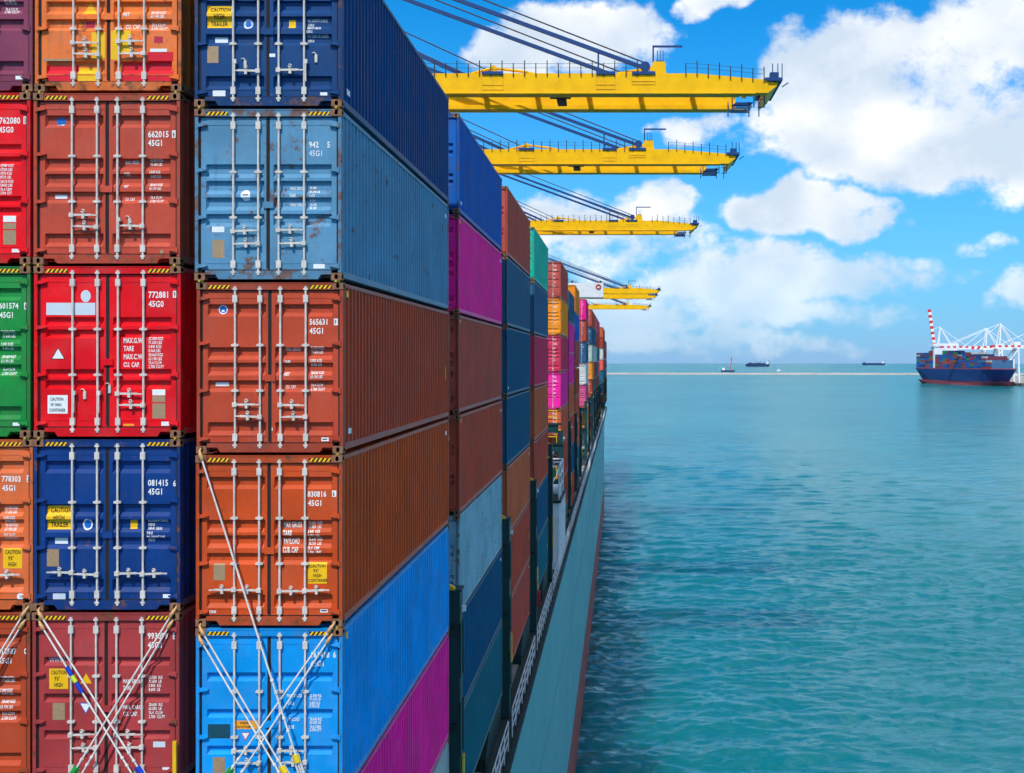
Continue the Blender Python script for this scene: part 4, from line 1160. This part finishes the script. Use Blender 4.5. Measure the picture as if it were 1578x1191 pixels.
# ------------------------------------------------------------------ lashing rods on the first bay
def P3(x, y, yy):     # measured point on the door plane -> world, at distance yy from the camera
    return Vector(((x - 956.0) / 1781.0 * yy, yy, CAM_H + (554.0 - y) / 1781.0 * yy))
def lashing_rod(p_top, p_px_end, label, turn=None, tapes=(), thin=0.020, rusty=False):
    """rod hooked into a corner casting, leaning out to the lashing bridge; turnbuckle at the foot"""
    ya, yb = Y0 - 0.03, Y0 - 0.34
    a = P3(p_top[0], p_top[1], ya)
    b0 = P3(p_px_end[0], p_px_end[1], yb)
    t = (b0 - a)
    zend = CAM_H - 8.45
    k = (zend - a.z) / t.z
    b = a + t * k
    b.y = ya + (b0.y - ya) * min(k, 1.25)
    root = empty('lashing_rod', b)
    tag(root, label, 'lashing rod', 'lashing rods on the front containers')
    A = a - b; D = (A).normalized()
    Ln = A.length
    body = MB().tube([Vector((0, 0, 0)) + D * 0.05, A - D * 0.13], thin * 0.8, 8)
    body.build('rod', M['rod'], root)
    hk = MB()
    hk.tube([A - D * 0.17, A - D * 0.15, A - D * 0.05, A - D * 0.03], [thin, thin * 1.7, thin * 1.7, thin], 8)
    hk.tube([A - D * 0.05, A + Vector((0, 0.02, 0.0)), A + Vector((0, 0.075, 0.035))], [thin * 1.1, thin * 1.2, thin * 0.9], 8)
    hk.build('hook', M['rod_rust'], root)
    kn = MB()
    for q in (0.33, 0.36, 0.42, 0.45): kn.tube([A * q - D * 0.02, A * q + D * 0.02], thin * 1.4, 8)
    kn.build('knob', M['rod'], root)
    if turn:
        tl, tm = turn       # distance of the upper end from the foot, colour
        u = D.cross(Vector((0, 1, 0))).normalized() * 0.042
        tb = MB()
        tb.beam(D * (tl - 1.25) + u, D * tl + u, 0.022, 0.03); tb.beam(D * (tl - 1.25) - u, D * tl - u, 0.022, 0.03)
        tb.build('turnbuckle', M['rod'], root)
        nb = MB().tube([D * (tl - 0.13), D * tl], 0.058, 8)
        nb.build('turnbuckle_nut', M[tm], root)
        for (q0, q1, mm) in tapes:
            MB().tube([D * q0, D * q1], thin * 1.9, 8).build('tape_band', M[mm], root)
    elif tapes:
        for (q0, q1, mm) in tapes:
            MB().tube([D * q0, D * q1], thin * 1.9, 8).build('tape_band', M[mm], root)
    return root, Ln
lashing_rod((58, 941), (214, 1191), 'upper white lashing rod from the top left corner of the crimson brown container', turn=(2.05, 'tape_blue'), tapes=((1.55, 1.9, 'tape_blue'),))
lashing_rod((60, 958), (198, 1191), 'lower white lashing rod with blue tape from the top left of the crimson brown container', turn=(1.9, 'tape_green'), tapes=((3.82, 3.98, 'tape_blue'), (3.68, 3.80, 'tape_lime'), (3.48, 3.66, 'tape_blue'), (1.5, 1.85, 'tape_blue')))
lashing_rod((270, 938), (111.5, 1191), 'upper white lashing rod from the top right corner of the crimson brown container', turn=(1.95, 'tape_green'), tapes=((1.45, 1.85, 'tape_blue'),))
lashing_rod((266, 956), (125, 1191), 'lower white lashing rod from the top right corner of the crimson brown container', turn=(1.8, 'tape_green'), tapes=((1.4, 1.75, 'tape_blue'),))
lashing_rod((41, 938), (-62, 1099), 'upper white lashing rod across the brown container at the left edge', turn=(1.9, 'tape_green'))
lashing_rod((38, 956), (-62, 1108), 'lower white lashing rod across the brown container at the left edge', turn=(1.8, 'tape_green'))
lashing_rod((307, 966), (423, 1170), 'upper white lashing rod from the top left corner of the sky blue container', turn=(2.0, 'tape_yellow'), tapes=((1.5, 1.8, 'tape_blue'),))
lashing_rod((306, 981), (419, 1180), 'lower white lashing rod from the top left corner of the sky blue container', turn=(1.85, 'tape_yellow'))
lashing_rod((514, 962), (351.6, 1191), 'upper white lashing rod from the top right corner of the sky blue container', turn=(2.0, 'tape_green'), tapes=((1.55, 1.9, 'tape_purple'),))
lashing_rod((511, 979), (375, 1185), 'lower white lashing rod from the top right corner of the sky blue container', turn=(1.8, 'tape_green'), tapes=((1.4, 1.7, 'tape_purple'),))
lashing_rod((307, 695), (460, 1180), 'long white lashing rod slanting across the orange brown and sky blue containers', turn=(2.0, 'tape_yellow'))

# ------------------------------------------------------------------ ship-to-shore cranes
M['crane'] = simple('crane_yellow', rgb(252, 190, 0), 0.5, 0, 0.2, 0.12, 0.9)
M['crane_blue'] = simple('crane_blue', rgb(14, 62, 122), 0.5, 0, 0.35, 0.15, 0.6)
M['crane_dark'] = simple('crane_dark_steel', rgb(52, 44, 44), 0.6, 0, 0.3, 0.2, 1.0)
M['crane_wire'] = simple('wire_rope', rgb(74, 62, 74), 0.6, 0.2, 0.3, 0.2, 1.0)
M['concrete'] = simple('quay_concrete', rgb(160, 156, 148), 0.85, 0, 0.2, 0.15, 0.2)
QX = -92.0
quay = MB().box(-420, HULL_X - BEAM - 2.0, -80, 900, -6, 4.0).build('quay_pavement', M['concrete']); tag(quay, kind='structure')

def crane_proto(D):
    """boom runs along +X over the ship; parts are laid out in real metres about the waterside leg line"""
    OX = QX
    root = empty('quay_crane', (OX, D + 3.6, 4.0))
    zr = CAM_H - 4.0                          # local z of camera height
    zb = zr + 25.26; zt = zb + 1.85           # girder bottom and top
    T = 14.0 - OX                             # boom tip
    def X(x): return x - OX
    def girder(yc):
        m = MB(); y0, y1 = yc - 0.55, yc + 0.55
        x0 = -40
        tt = T if yc < 0 else T - 2.4
        m.prism([(x0, zb), (tt, zb), (tt, zt - 0.62 * (1 - (T - tt) / 6.8)), (T - 6.8, zt), (x0, zt)], y0, y1, axis='y')
        m.box(x0, T - 1.2, y0 - 0.10, y1 + 0.10, zb - 0.08, zb)            # lower flange
        m.box(x0, T - 2.6, -0.22 + yc + (0.75 if yc < 0 else -0.75), 0.22 + yc + (0.75 if yc < 0 else -0.75), zb - 0.08, zb + 0.36)    # trolley rail beam
        k = 0
        xx = T - 3.0
        while xx > X(-24):
            m.box(xx - 0.03, xx + 0.03, y0 - 0.012, y0, zb + 0.02, zt - 0.1 if xx < T - 7 else zb + 1.1); xx -= 3.4
        return m
    girder(-3.6).build('boom_girder', M['crane'], root)
    girder(3.6).build('boom_girder', M['crane'], root)
    for i in range(9):
        x = X(12.2) - i * 5.2
        MB().box(x, x + 0.45, -3.05, 3.05, zt - 0.75, zt - 0.25).build('cross_tie', M['crane'], root)
    end = MB(); end.prism([(T + 0.002, zb + 0.02), (T + 0.9, zb + 0.75), (T + 0.9, zt - 0.85), (T + 0.002, zt - 0.66)], -4.0, 4.0, axis='y')
    end.build('boom_nose', M['crane'], root)
    pl = MB(); pl.box(T - 0.3, T + 1.35, -4.3, 4.3, zt - 0.72, zt - 0.42)
    pl.box(T + 0.2, T + 1.0, -4.2, -3.4, zt - 0.42, zt + 0.1); pl.beam((T + 1.3, -4.2, zt - 1.3), (T + 1.9, -4.2, zt - 0.9), 0.1, 0.1)
    for x in (T + 0.9, T + 1.3, T + 0.4): pl.box(x - 0.04, x + 0.04, -4.3, -4.22, zt - 0.42, zt + 0.9)
    pl.build('end_platform', M['crane_blue'], root)
    # maintenance basket slung under the tip
    bk = MB()
    for i in range(5): bk.box(X(10.9) + i * 0.12, X(12.6) + i * 0.12, -1.5 + i * 0.5, -1.3 + i * 0.5, zb - 0.62 + i * 0.17, zb - 0.54 + i * 0.17)
    [bk.box(X(10.9), X(12.8), -1.6 + 0.6 * q, -1.42 + 0.6 * q, zb - 0.70, zb - 0.64) for q in range(6)]
    for x in (X(10.8), X(12.9), X(13.9)): bk.box(x - 0.05, x + 0.05, -2.0, -1.9, zb - 0.9, zb + 0.6); bk.box(x - 0.05, x + 0.05, 2.3, 2.4, zb - 0.9, zb + 0.6)
    bk.box(X(13.2), X(13.95), -2.0, -1.9, zb - 0.92, zb - 0.85); bk.box(X(13.2), X(13.95), -2.0, -1.9, zb - 0.2, zb - 0.14)
    bk.build('service_basket', M['crane_blue'], root)
    # walkways with handrails on both girders
    for yc in (-3.6, 3.6):
        y = yc - 0.62
        def zz(x): return zt if x < T - 6.8 else zt - 0.62 * (x - (T - 6.8)) / 6.8
        for x0, x1 in ((X(-40), X(1.6)), (X(6.2), X(13.6))):
            rail = MB(); n = int((x1 - x0) / 1.05)
            for i in range(n + 1):
                x = x0 + (x1 - x0) * i / n
                rail.box(x - 0.045, x + 0.045, y - 0.045, y + 0.045, zz(x) - 0.3, zz(x) + (1.2 if i % 2 else 0.95))
                if i < n:
                    xn = x0 + (x1 - x0) * (i + 1) / n
                    for h in (0.5, 0.9): rail.beam((x, y, zz(x) + h), (xn, y, zz(xn) + h), 0.025, 0.025)
            rail.build('handrail', M['crane_dark'], root)
    # tower over the forestay pins, sheave, davit
    for yc in (-3.6, 3.6):
        tw = MB(); tw.prism([(X(2.85), zt), (X(4.35), zt), (X(4.2), zt + 1.15), (X(3.1), zt + 1.15)], yc - 0.45, yc + 0.45, axis='y')
        tw.beam((X(-0.3), yc, zt + 0.05), (X(3.0), yc, zt + 0.62), 0.3, 0.3)
        tw.build('stay_tower', M['crane'], root)
        sh = MB().tube([(X(2.35), yc - 0.2, zt + 0.75), (X(2.35), yc + 0.2, zt + 0.75)], 0.48, 16); sh.build('sheave', M['crane_blue'], root)
        dv = MB(); dv.box(X(3.05), X(3.2), yc - 0.08, yc + 0.08, zt + 1.15, zt + 2.75); dv.box(X(3.05), X(5.9), yc - 0.07, yc + 0.07, zt + 2.6, zt + 2.78)
        dv.box(X(3.4), X(4.1), yc - 0.35, yc + 0.35, zt + 1.15, zt + 1.25)
        for x in (3.5, 3.8, 4.05): dv.box(X(x) - 0.03, X(x) + 0.03, yc - 0.4, yc - 0.34, zt + 1.2, zt + 2.2)
        if yc < 0: dv.build('davit', M['crane_blue'], root)
        # low tie bar over the walkway (hinge linkage)
        tb = MB(); c0 = X(-12.1); c1 = X(-9.3)
        for a, b in (((X(-14.4), zt + 0.05), (c0, zt + 0.62)), ((c0, zt + 0.62), (c1, zt + 0.30)), ((c1, zt + 0.30), (X(-8.0), zt + 0.02))):
            tb.tube([(a[0], yc, a[1]), (b[0], yc, b[1])], 0.13, 8)
        tb.tube([(c0, yc - 0.25, zt + 0.5), (c0, yc + 0.25, zt + 0.5)], 0.36, 10)
        tb.build('tie_bar', M['crane'], root)
    # inspection cages let into the near girder
    for x0, x1, h in ((-13.1, -11.1, 1.55), (-2.3, -0.5, 1.5), (1.1, 3.3, 1.05)):
        cg = MB(); y = -3.6 - 0.55
        cg.box(X(x0), X(x1), y - 0.16, y - 0.002, zt - 0.12, zt + 0.16, 0)
        cg.build('cage_roof', M['crane_blue'], root)
        cf = MB()
        for x in (x0, (x0 + x1) / 2, x1): cf.box(X(x) - 0.02, X(x) + 0.02, y - 0.05, y - 0.015, zt - h, zt - 0.12)
        for z in (zt - h, zt - h * 0.72): cf.box(X(x0), X(x1), y - 0.05, y - 0.015, z - 0.02, z + 0.02)
        cf.build('cage_frame', M['yellow_steel'], root)
    tr = MB().box(X(-6.2), X(-5.3), -1.4, 1.4, zb - 0.05, zb + 0.35); tr.box(X(-6.8), X(-4.8), -2.4, -1.4, zb + 0.02, zb + 0.2)
    tr.build('festoon_trolley', M['crane_dark'], root)
    # forestays: flat bars with ropes above them, carried to the apex over the quay
    AXp = X(-78.0); AZ = zt + 0.75 + (2.0 + 78.0) * 0.365
    for yc in (-3.6, 3.6):
        s = MB(); s.beam((X(2.1), yc, zt + 0.70), (AXp, yc, AZ), 0.3, 0.36)
        s.build('forestay', M['crane_blue'], root)
        s = MB(); s.beam((X(-15.0), yc, zt - 0.02), (AXp, yc, AZ - 1.2), 0.3, 0.34)
        s.build('forestay', M['crane_blue'], root)
        r = MB(); r.tube([(X(2.3), yc, zt + 1.15), (AXp, yc, AZ + 2.6)], 0.07, 6); r.build('wire_rope', M['crane_wire'], root)
        r = MB(); r.tube([(X(-12.0), yc, zt + 0.15), (AXp, yc, AZ + 0.6)], 0.06, 6); r.build('wire_rope', M['crane_wire'], root)
        st = MB(); st.beam((X(-2.1), yc, zt), (X(-2.1), yc, zt + 2.1), 0.16, 0.16); st.build('stay_post', M['crane_blue'], root)
    # portal: legs, sill and apex frame on the quay
    for x in (0.0, -30.0):
        for y in (-8.5, 8.5):
            MB().box(x - 0.8, x + 0.8, y - 0.6, y + 0.6, 0.0, zb - 0.1).build('leg', M['crane'], root)
        MB().box(x - 0.7, x + 0.7, -7.88, 7.88, zb - 1.8, zb - 0.12).build('portal_beam', M['crane'], root)
    for y in (-3.6, 3.6):
        MB().beam((0, y, zt), (AXp, y, AZ + 2.8), 0.9, 0.9).build('apex_leg', M['crane'], root)
        MB().beam((-38, y, zt), (AXp, y, AZ + 1.5), 0.4, 0.4).build('backstay', M['crane_blue'], root)
    MB().box(AXp - 0.6, AXp + 0.6, -3.1, 3.1, AZ + 1.6, AZ + 2.6).build('apex_beam', M['crane'], root)
    return root
c0 = crane_proto(110.0)
CR = [(110.0, 'nearest and largest yellow quay crane boom, topmost in the picture'), (149.5, 'second yellow quay crane boom, just below the largest one'), (226.0, 'third yellow quay crane boom, above the teal green container'),
      (438.0, 'fourth yellow quay crane boom, upper of the pair behind the white bridge wing'), (473.0, 'fifth yellow quay crane boom, lower of the pair behind the white bridge wing'), (572.0, 'smallest and farthest yellow quay crane boom')]
for i, (D, lb) in enumerate(CR):
    o = c0 if i == 0 else copy_tree(c0)
    o.location.y = D + 3.6
    tag(o, lb, 'crane', 'yellow quay crane booms over the ship')

# ------------------------------------------------------------------ far shore: breakwater, ships, cranes
M['rock'] = simple('breakwater_stone', rgb(168, 164, 158), 0.9, 0, 0.2, 0.2, 0.02)
bw_ = MB()
n = 60; vs = []; fs = []
for i in range(n + 1):
    q = i / n; x = -700 + 2100 * q; y = 2900 - 160 * q
    j = random.uniform(-0.35, 0.35)
    vs += [(x, y - 9, -1.5), (x, y - 2.2 + j, 3.6 + j), (x, y + 2.2, 3.7 + j), (x, y + 9, -1.5)]
for i in range(n):
    for k in range(3): fs.append((i * 4 + k, i * 4 + k + 1, i * 4 + 5 + k, i * 4 + 4 + k))
o = bw_.add(vs, fs).build('breakwater', M['rock']); tag(o, 'long low pale stone breakwater across the water near the horizon', 'breakwater')

M['far_navy'] = simple('far_hull_navy', rgb(6, 54, 112), 0.5, 0, 0.3, 0.08, 0.02)
M['far_dark'] = simple('far_hull_dark', rgb(30, 62, 104), 0.5, 0, 0.3, 0.1, 0.05)
M['far_red'] = simple('far_hull_red', rgb(176, 74, 84), 0.6, 0, 0.3, 0.1, 0.05)
M['far_white'] = simple('far_white_steel', rgb(236, 240, 244), 0.5, 0, 0.3, 0.05, 0.05)
M['crane_red'] = simple('crane_red_band', rgb(226, 52, 44), 0.5, 0, 0.3, 0.08, 0.1)
M['stackpaint'] = paint('far_container_paint', rust=0.0, fade=0.1, streak=0.1)
def hull_mb(Ls, Bm, z0, z1, rake=0.1, stern=0.04, bulb=False):
    """simple ship form along +X from stern (0) to bow (Ls)"""
    m = MB(); xs = [0, 0.03, 0.2, 0.5, 0.8, 0.9, 0.96, 1.0]
    ws_t = [0.85, 0.95, 1, 1, 1, 0.86, 0.5, 0.04]; ws_b = [0.3, 0.7, 0.95, 1, 0.92, 0.6, 0.25, 0.03]
    f = (z0 + 0.0)
    vs = []
    for q, wt_, wb in zip(xs, ws_t, ws_b):
        x = q * Ls
        xb = stern * Ls + q * Ls * (1 - stern - rake * 0.5)
        vs += [(x, -Bm / 2 * wt_, z1), (xb, -Bm / 2 * wb, z0), (xb, Bm / 2 * wb, z0), (x, Bm / 2 * wt_, z1)]
    n = len(xs); fs = []
    for i in range(n - 1):
        a = i * 4; b = a + 4
        for k in range(4): fs.append((a + k, b + k, b + (k + 1) % 4, a + (k + 1) % 4))
    fs += [(0, 1, 2, 3), tuple((n - 1) * 4 + k for k in range(4))]
    return m.add(vs, fs)
def far_container_ship():
    sx, sy, bx, by = 476.0, 1800.0, 533.0, 1565.0
    Ls = math.hypot(bx - sx, by - sy)
    root = empty('container_ship', (sx, sy, 0), math.atan2(by - sy, bx - sx))
    tag(root, 'distant dark blue container ship with red waterline, loaded with mixed containers', 'ship')
    hull_mb(Ls, 42, 5.5, 22.5).build('hull', M['far_navy'], root)
    b = hull_mb(Ls * 0.97, 40, -1, 5.49, 0.05, 0.01); o = b.build('boot_topping', M['far_red'], root); o.location.x = Ls * 0.02
    MB().box(Ls * 0.02, Ls * 0.9, -20.2, 20.2, 22.51, 23.6).build('deck_edge', M['far_red'], root)
    # deckhouse
    hs = MB().box(Ls * 0.22, Ls * 0.25, -19, 19, 23.6, 60); hs.box(Ls * 0.215, Ls * 0.255, -21, 21, 55.5, 59.5)
    hs.build('deckhouse', M['far_white'], root)
    MB().box(Ls * 0.214, Ls * 0.2149, -19, 19, 56.6, 58).build('window', M['window'], root)
    MB().box(Ls * 0.10, Ls * 0.13, -4, 4, 23.6, 58).build('funnel', M['far_navy'], root)
    # deck cargo: each box in view on the near side
    pal = [rgb(16, 92, 168), rgb(28, 74, 130), rgb(150, 62, 66), rgb(120, 60, 80), rgb(40, 134, 90), rgb(176, 84, 64), rgb(70, 118, 160), rgb(180, 190, 190), rgb(40, 60, 110)]
    cm = MB().box(0, 12.1, -1.2, 1.2, 0, 2.75).mesh('shipping_container', [M['stackpaint']])
    bays = [0.025, 0.072, 0.145, 0.185] + [0.265 + 0.0445 * i for i in range(14)]
    q0 = random.Random(3)
    rows = []
    for bi, bf in enumerate(bays):
        hmax = 8 if bi < 10 else (7 if bi < 14 else 5)
        hmax += q0.choice((-1, 0, 0, 1))
        for t in range(hmax):
            rows.append((bi, bf, t, hmax))
    holder = root
    for bi, bf, t, hmax in rows:
        c = q0.choice(pal)
        if q0.random() < 0.45: c = pal[(bi + t // 3) % 3]
        o = put('shipping_container', cm, None, c)
        o.scale = (1, 1, 1)
        m4 = root.matrix_basis
        ca, sa = math.cos(root.rotation_euler.z), math.sin(root.rotation_euler.z)
        lx, ly = bf * Ls, -18.6
        o.location = (sx + lx * ca - ly * sa, sy + lx * sa + ly * ca, 23.65 + t * 2.85)
        o.rotation_euler.z = root.rotation_euler.z
        BAYN = ['first', 'second', 'third', 'fourth', 'fifth', 'sixth', 'seventh', 'eighth', 'ninth', 'tenth', 'eleventh', 'twelfth', 'thirteenth', 'fourteenth', 'fifteenth', 'sixteenth', 'seventeenth', 'eighteenth']
        tag(o, 'box on the distant blue ship, %s stack from the left, %s tier up' % (BAYN[bi], BAYN[t]), 'container', 'containers on the distant blue ship')
        # the rest of the tier behind it, as one block of like boxes
    for bi, bf in enumerate(bays):          # inboard rows of each bay, seen only along their tops
        hm = max(r[3] for r in rows if r[0] == bi)
        core = MB()
        for k in range(13):
            y = -16.1 + 2.5 * k
            t = hm - (0 if k < 5 else q0.choice((0, 0, 1)))
            core.box(bf * Ls, bf * Ls + 12.1, y - 1.2, y + 1.2, 23.65, 23.65 + t * 2.85)
        co = core.build('deck_cargo', M['stackpaint'], root, q0.choice(pal)); co['kind'] = 'stuff'
    return root
far_container_ship()

def shore_crane(x, y, rz, raised, label, k=1.0):
    """white gantry crane with red-banded boom; local +X points over the water"""
    root = empty('gantry_crane', (x, y, 0), rz); root.scale = (k, k, k)
    tag(root, label, 'crane', 'white gantry cranes on the far shore')
    for lx in (0, -30):
        for ly in (-9, 9): MB().beam((lx, ly, 0), (lx * 0.95, ly, 52), 2.2, 2.2).build('leg', M['far_white'], root)
        MB().box(lx * 0.95 - 1, lx * 0.95 + 1, -7.85, 7.85, 48, 51.5).build('portal_beam', M['far_white'], root)
    for ly in (-9, 9):
        MB().beam((0, ly, 14), (-28, ly, 50), 1.3, 1.3).build('brace', M['far_white'], root)
        MB().box(-27.6, -0.9, ly - 0.8, ly + 0.8, 13, 15).build('portal_beam', M['far_white'], root)
    for ly in (-3, 3):
        MB().beam((-2, ly * 2.2, 52), (-6, ly * 0.5, 88), 1.5, 1.5).build('apex_leg', M['far_white'], root)
        MB().beam((-28, ly * 2.2, 52), (-6, ly * 0.5, 87), 1.1, 1.1).build('apex_leg', M['far_white'], root)
    MB().box(-52, 2.0, -3.2, 3.2, 52, 55.5).build('girder', M['far_white'], root)
    MB().box(-34, -20, -4.5, 4.5, 55.6, 61.5).build('machinery_house', M['far_white'], root)
    MB().beam((-50, 0, 55.5), (-6, 0, 87), 0.7, 0.7).build('backstay', M['far_white'], root)
    ang = R(82) if raised else 0.0
    Lb = 62 if raised else 80; nseg = 14 if raised else 18
    for i in range(nseg):
        a = 2.1 + Lb * i / nseg; b = 2.1 + Lb * (i + 1) / nseg
        p = (2.1 + (a - 2.1) * math.cos(ang), 0, 54 + (a - 2.1) * math.sin(ang)); q = (2.1 + (b - 2.1) * math.cos(ang), 0, 54 + (b - 2.1) * math.sin(ang))
        MB().beam(p, q, 5.0, 2.6).build('boom_segment', M['crane_red'] if i % 2 else M['far_white'], root)
    if not raised:
        for bx in (34, 72): MB().beam((bx, 0, 55.2), (-6, 0, 88), 0.8, 0.8).build('forestay', M['far_white'], root)
    else: MB().beam((5, 0, 84), (-6, 0, 88), 0.6, 0.6).build('forestay', M['far_white'], root)
    return root
# positions beyond / beside the far ship; booms reach toward the left over it
shore_crane(540, 1660, R(184), False, 'front white gantry crane with long red-banded boom over the distant ship')
shore_crane(596, 1900, R(183), False, 'white gantry crane behind the front one, with its boom level')
shore_crane(500, 1830, R(176), True, 'gantry crane with its red and white boom raised upright')
shore_crane(580, 1560, R(185), False, 'white gantry crane at the right edge of the picture')
o = MB().prism([(530, 1745), (585, 1380), (1000, 1380), (1000, 2300), (640, 2300)], -3, 3.2, axis='z').build('far_quay_pavement', M['concrete']); tag(o, kind='structure')

def cargo_ship(x, y, rz, Ls, hullm, label, kind=0):
    root = empty('cargo_ship', (x, y, -(x * x + y * y) / (2 * 6.371e6)), rz)
    tag(root, label, 'ship', 'ships at anchor near the horizon')
    hull_mb(Ls, Ls * 0.15, -1, 11 + Ls * 0.02).build('hull', hullm, root)
    d = 11 + Ls * 0.02
    hs = MB().box(Ls * 0.05, Ls * 0.14, -10, 10, d, d + 18); hs.box(Ls * 0.07, Ls * 0.12, -13, 13, d + 14, d + 18); hs.build('deckhouse', M['far_white'], root)
    MB().tube([(Ls * 0.04, 0, d), (Ls * 0.04, 0, d + 22)], 2.2, 8).build('funnel', hullm, root)
    MB().beam((Ls * 0.95, 0, d), (Ls * 0.95, 0, d + 14), 1.2, 1.2).build('mast', hullm, root)
    if kind == 0:
        for i in range(4):
            MB().box(Ls * (0.2 + 0.18 * i), Ls * (0.34 + 0.18 * i), -11, 11, d, d + 6 + 2 * (i % 2)).build('hatch_cover', M['far_dark'], root)
            MB().beam((Ls * (0.19 + 0.18 * i), 0, d), (Ls * (0.19 + 0.18 * i), 0, d + 18), 2, 2).build('deck_crane', hullm, root)
    else:
        MB().box(Ls * 0.85, Ls * 0.93, -7, 7, d, d + 6).build('forecastle', hullm, root)
        MB().box(Ls * 0.2, Ls * 0.8, -9, 9, d, d + 1.5).build('hatch_cover', M['far_dark'], root)
def az_pos(x, d): return ((x - 956.0) / 1781.0 * d, d)
x_, y_ = az_pos(1186, 6600); cargo_ship(x_, y_, R(180), 140, M['far_dark'], 'larger dark cargo ship with deck gear on the horizon', 0)
x_, y_ = az_pos(1364, 8800); cargo_ship(x_, y_, R(180), 178, M['far_dark'], 'low dark ship on the horizon to the right', 1)
def crane_barge():
    x, y = az_pos(1132, 3500)
    root = empty('crane_barge', (x, y, -1.0), R(180)); tag(root, 'small crane barge with a tall red mast beyond the breakwater', 'boat')
    hull_mb(42, 12, -1, 4.5).build('hull', M['far_dark'], root)
    MB().box(30, 38, -5, 5, 4.5, 12).build('deckhouse', M['far_white'], root)
    MB().beam((12, 0, 4.5), (9, 0, 44), 2.0, 2.0).build('mast', M['crane_red'], root)
    MB().beam((9, 0, 44), (30, 0, 12), 0.5, 0.5).build('stay', M['far_dark'], root)
crane_barge()
def motor_boat(xp, d, k, label):
    x, y = az_pos(xp, d)
    root = empty('motor_boat', (x, y, -0.8), R(160)); root.scale = (k, k, k); tag(root, label, 'boat')
    hull_mb(14, 4.5, -0.5, 2.4).build('hull', M['far_white'], root)
    MB().prism([(3, 2.4), (10, 2.4), (8.5, 5.0), (4, 5.0)], -1.6, 1.6, axis='y').build('cabin', M['far_white'], root)
    MB().box(5, 8, -1.62, -1.601, 3.2, 4.4).build('window', M['window'], root)
motor_boat(1203, 3700, 1.0, 'tiny white motor boat beyond the breakwater')
def tug():
    root = empty('tug_boat', (508, 1425, 0), R(12)); tag(root, 'dark tug boat beside the bow of the distant blue ship', 'boat')
    hull_mb(40, 13, -1, 5.5).build('hull', M['far_dark'], root)
    MB().box(12, 26, -5, 5, 5.5, 10.5).build('deckhouse', M['far_white'], root); MB().box(15, 22, -3.6, 3.6, 10.5, 14.5).build('wheelhouse', M['far_white'], root)
    MB().box(15, 22.05, -3.65, -3.601, 12, 13.6).build('window', M['window'], root)
    MB().tube([(12, 2, 10.5), (12, 2, 16)], 1.0, 8).build('funnel', M['crane_red'], root); MB().beam((17, 0, 14.5), (17, 0, 22), 0.5, 0.5).build('mast', M['far_dark'], root)
tug()

# ------------------------------------------------------------------ sea air
HAZE = 0.4e-5
if HAZE:
    hz = MB().box(-27000, 27000, -27000, 27000, -60, 160)
    m = bpy.data.materials.new('sea_haze'); m.use_nodes = True
    nt = m.node_tree; nt.nodes.clear()
    out = nt.nodes.new('ShaderNodeOutputMaterial'); pv = nt.nodes.new('ShaderNodeVolumePrincipled')
    pv.inputs['Color'].default_value = (0.86, 0.93, 1.0, 1); pv.inputs['Density'].default_value = HAZE
    pv.inputs['Anisotropy'].default_value = 0.2
    nt.links.new(pv.outputs[0], out.inputs['Volume'])
    o = hz.build('haze', m); tag(o, kind='stuff')
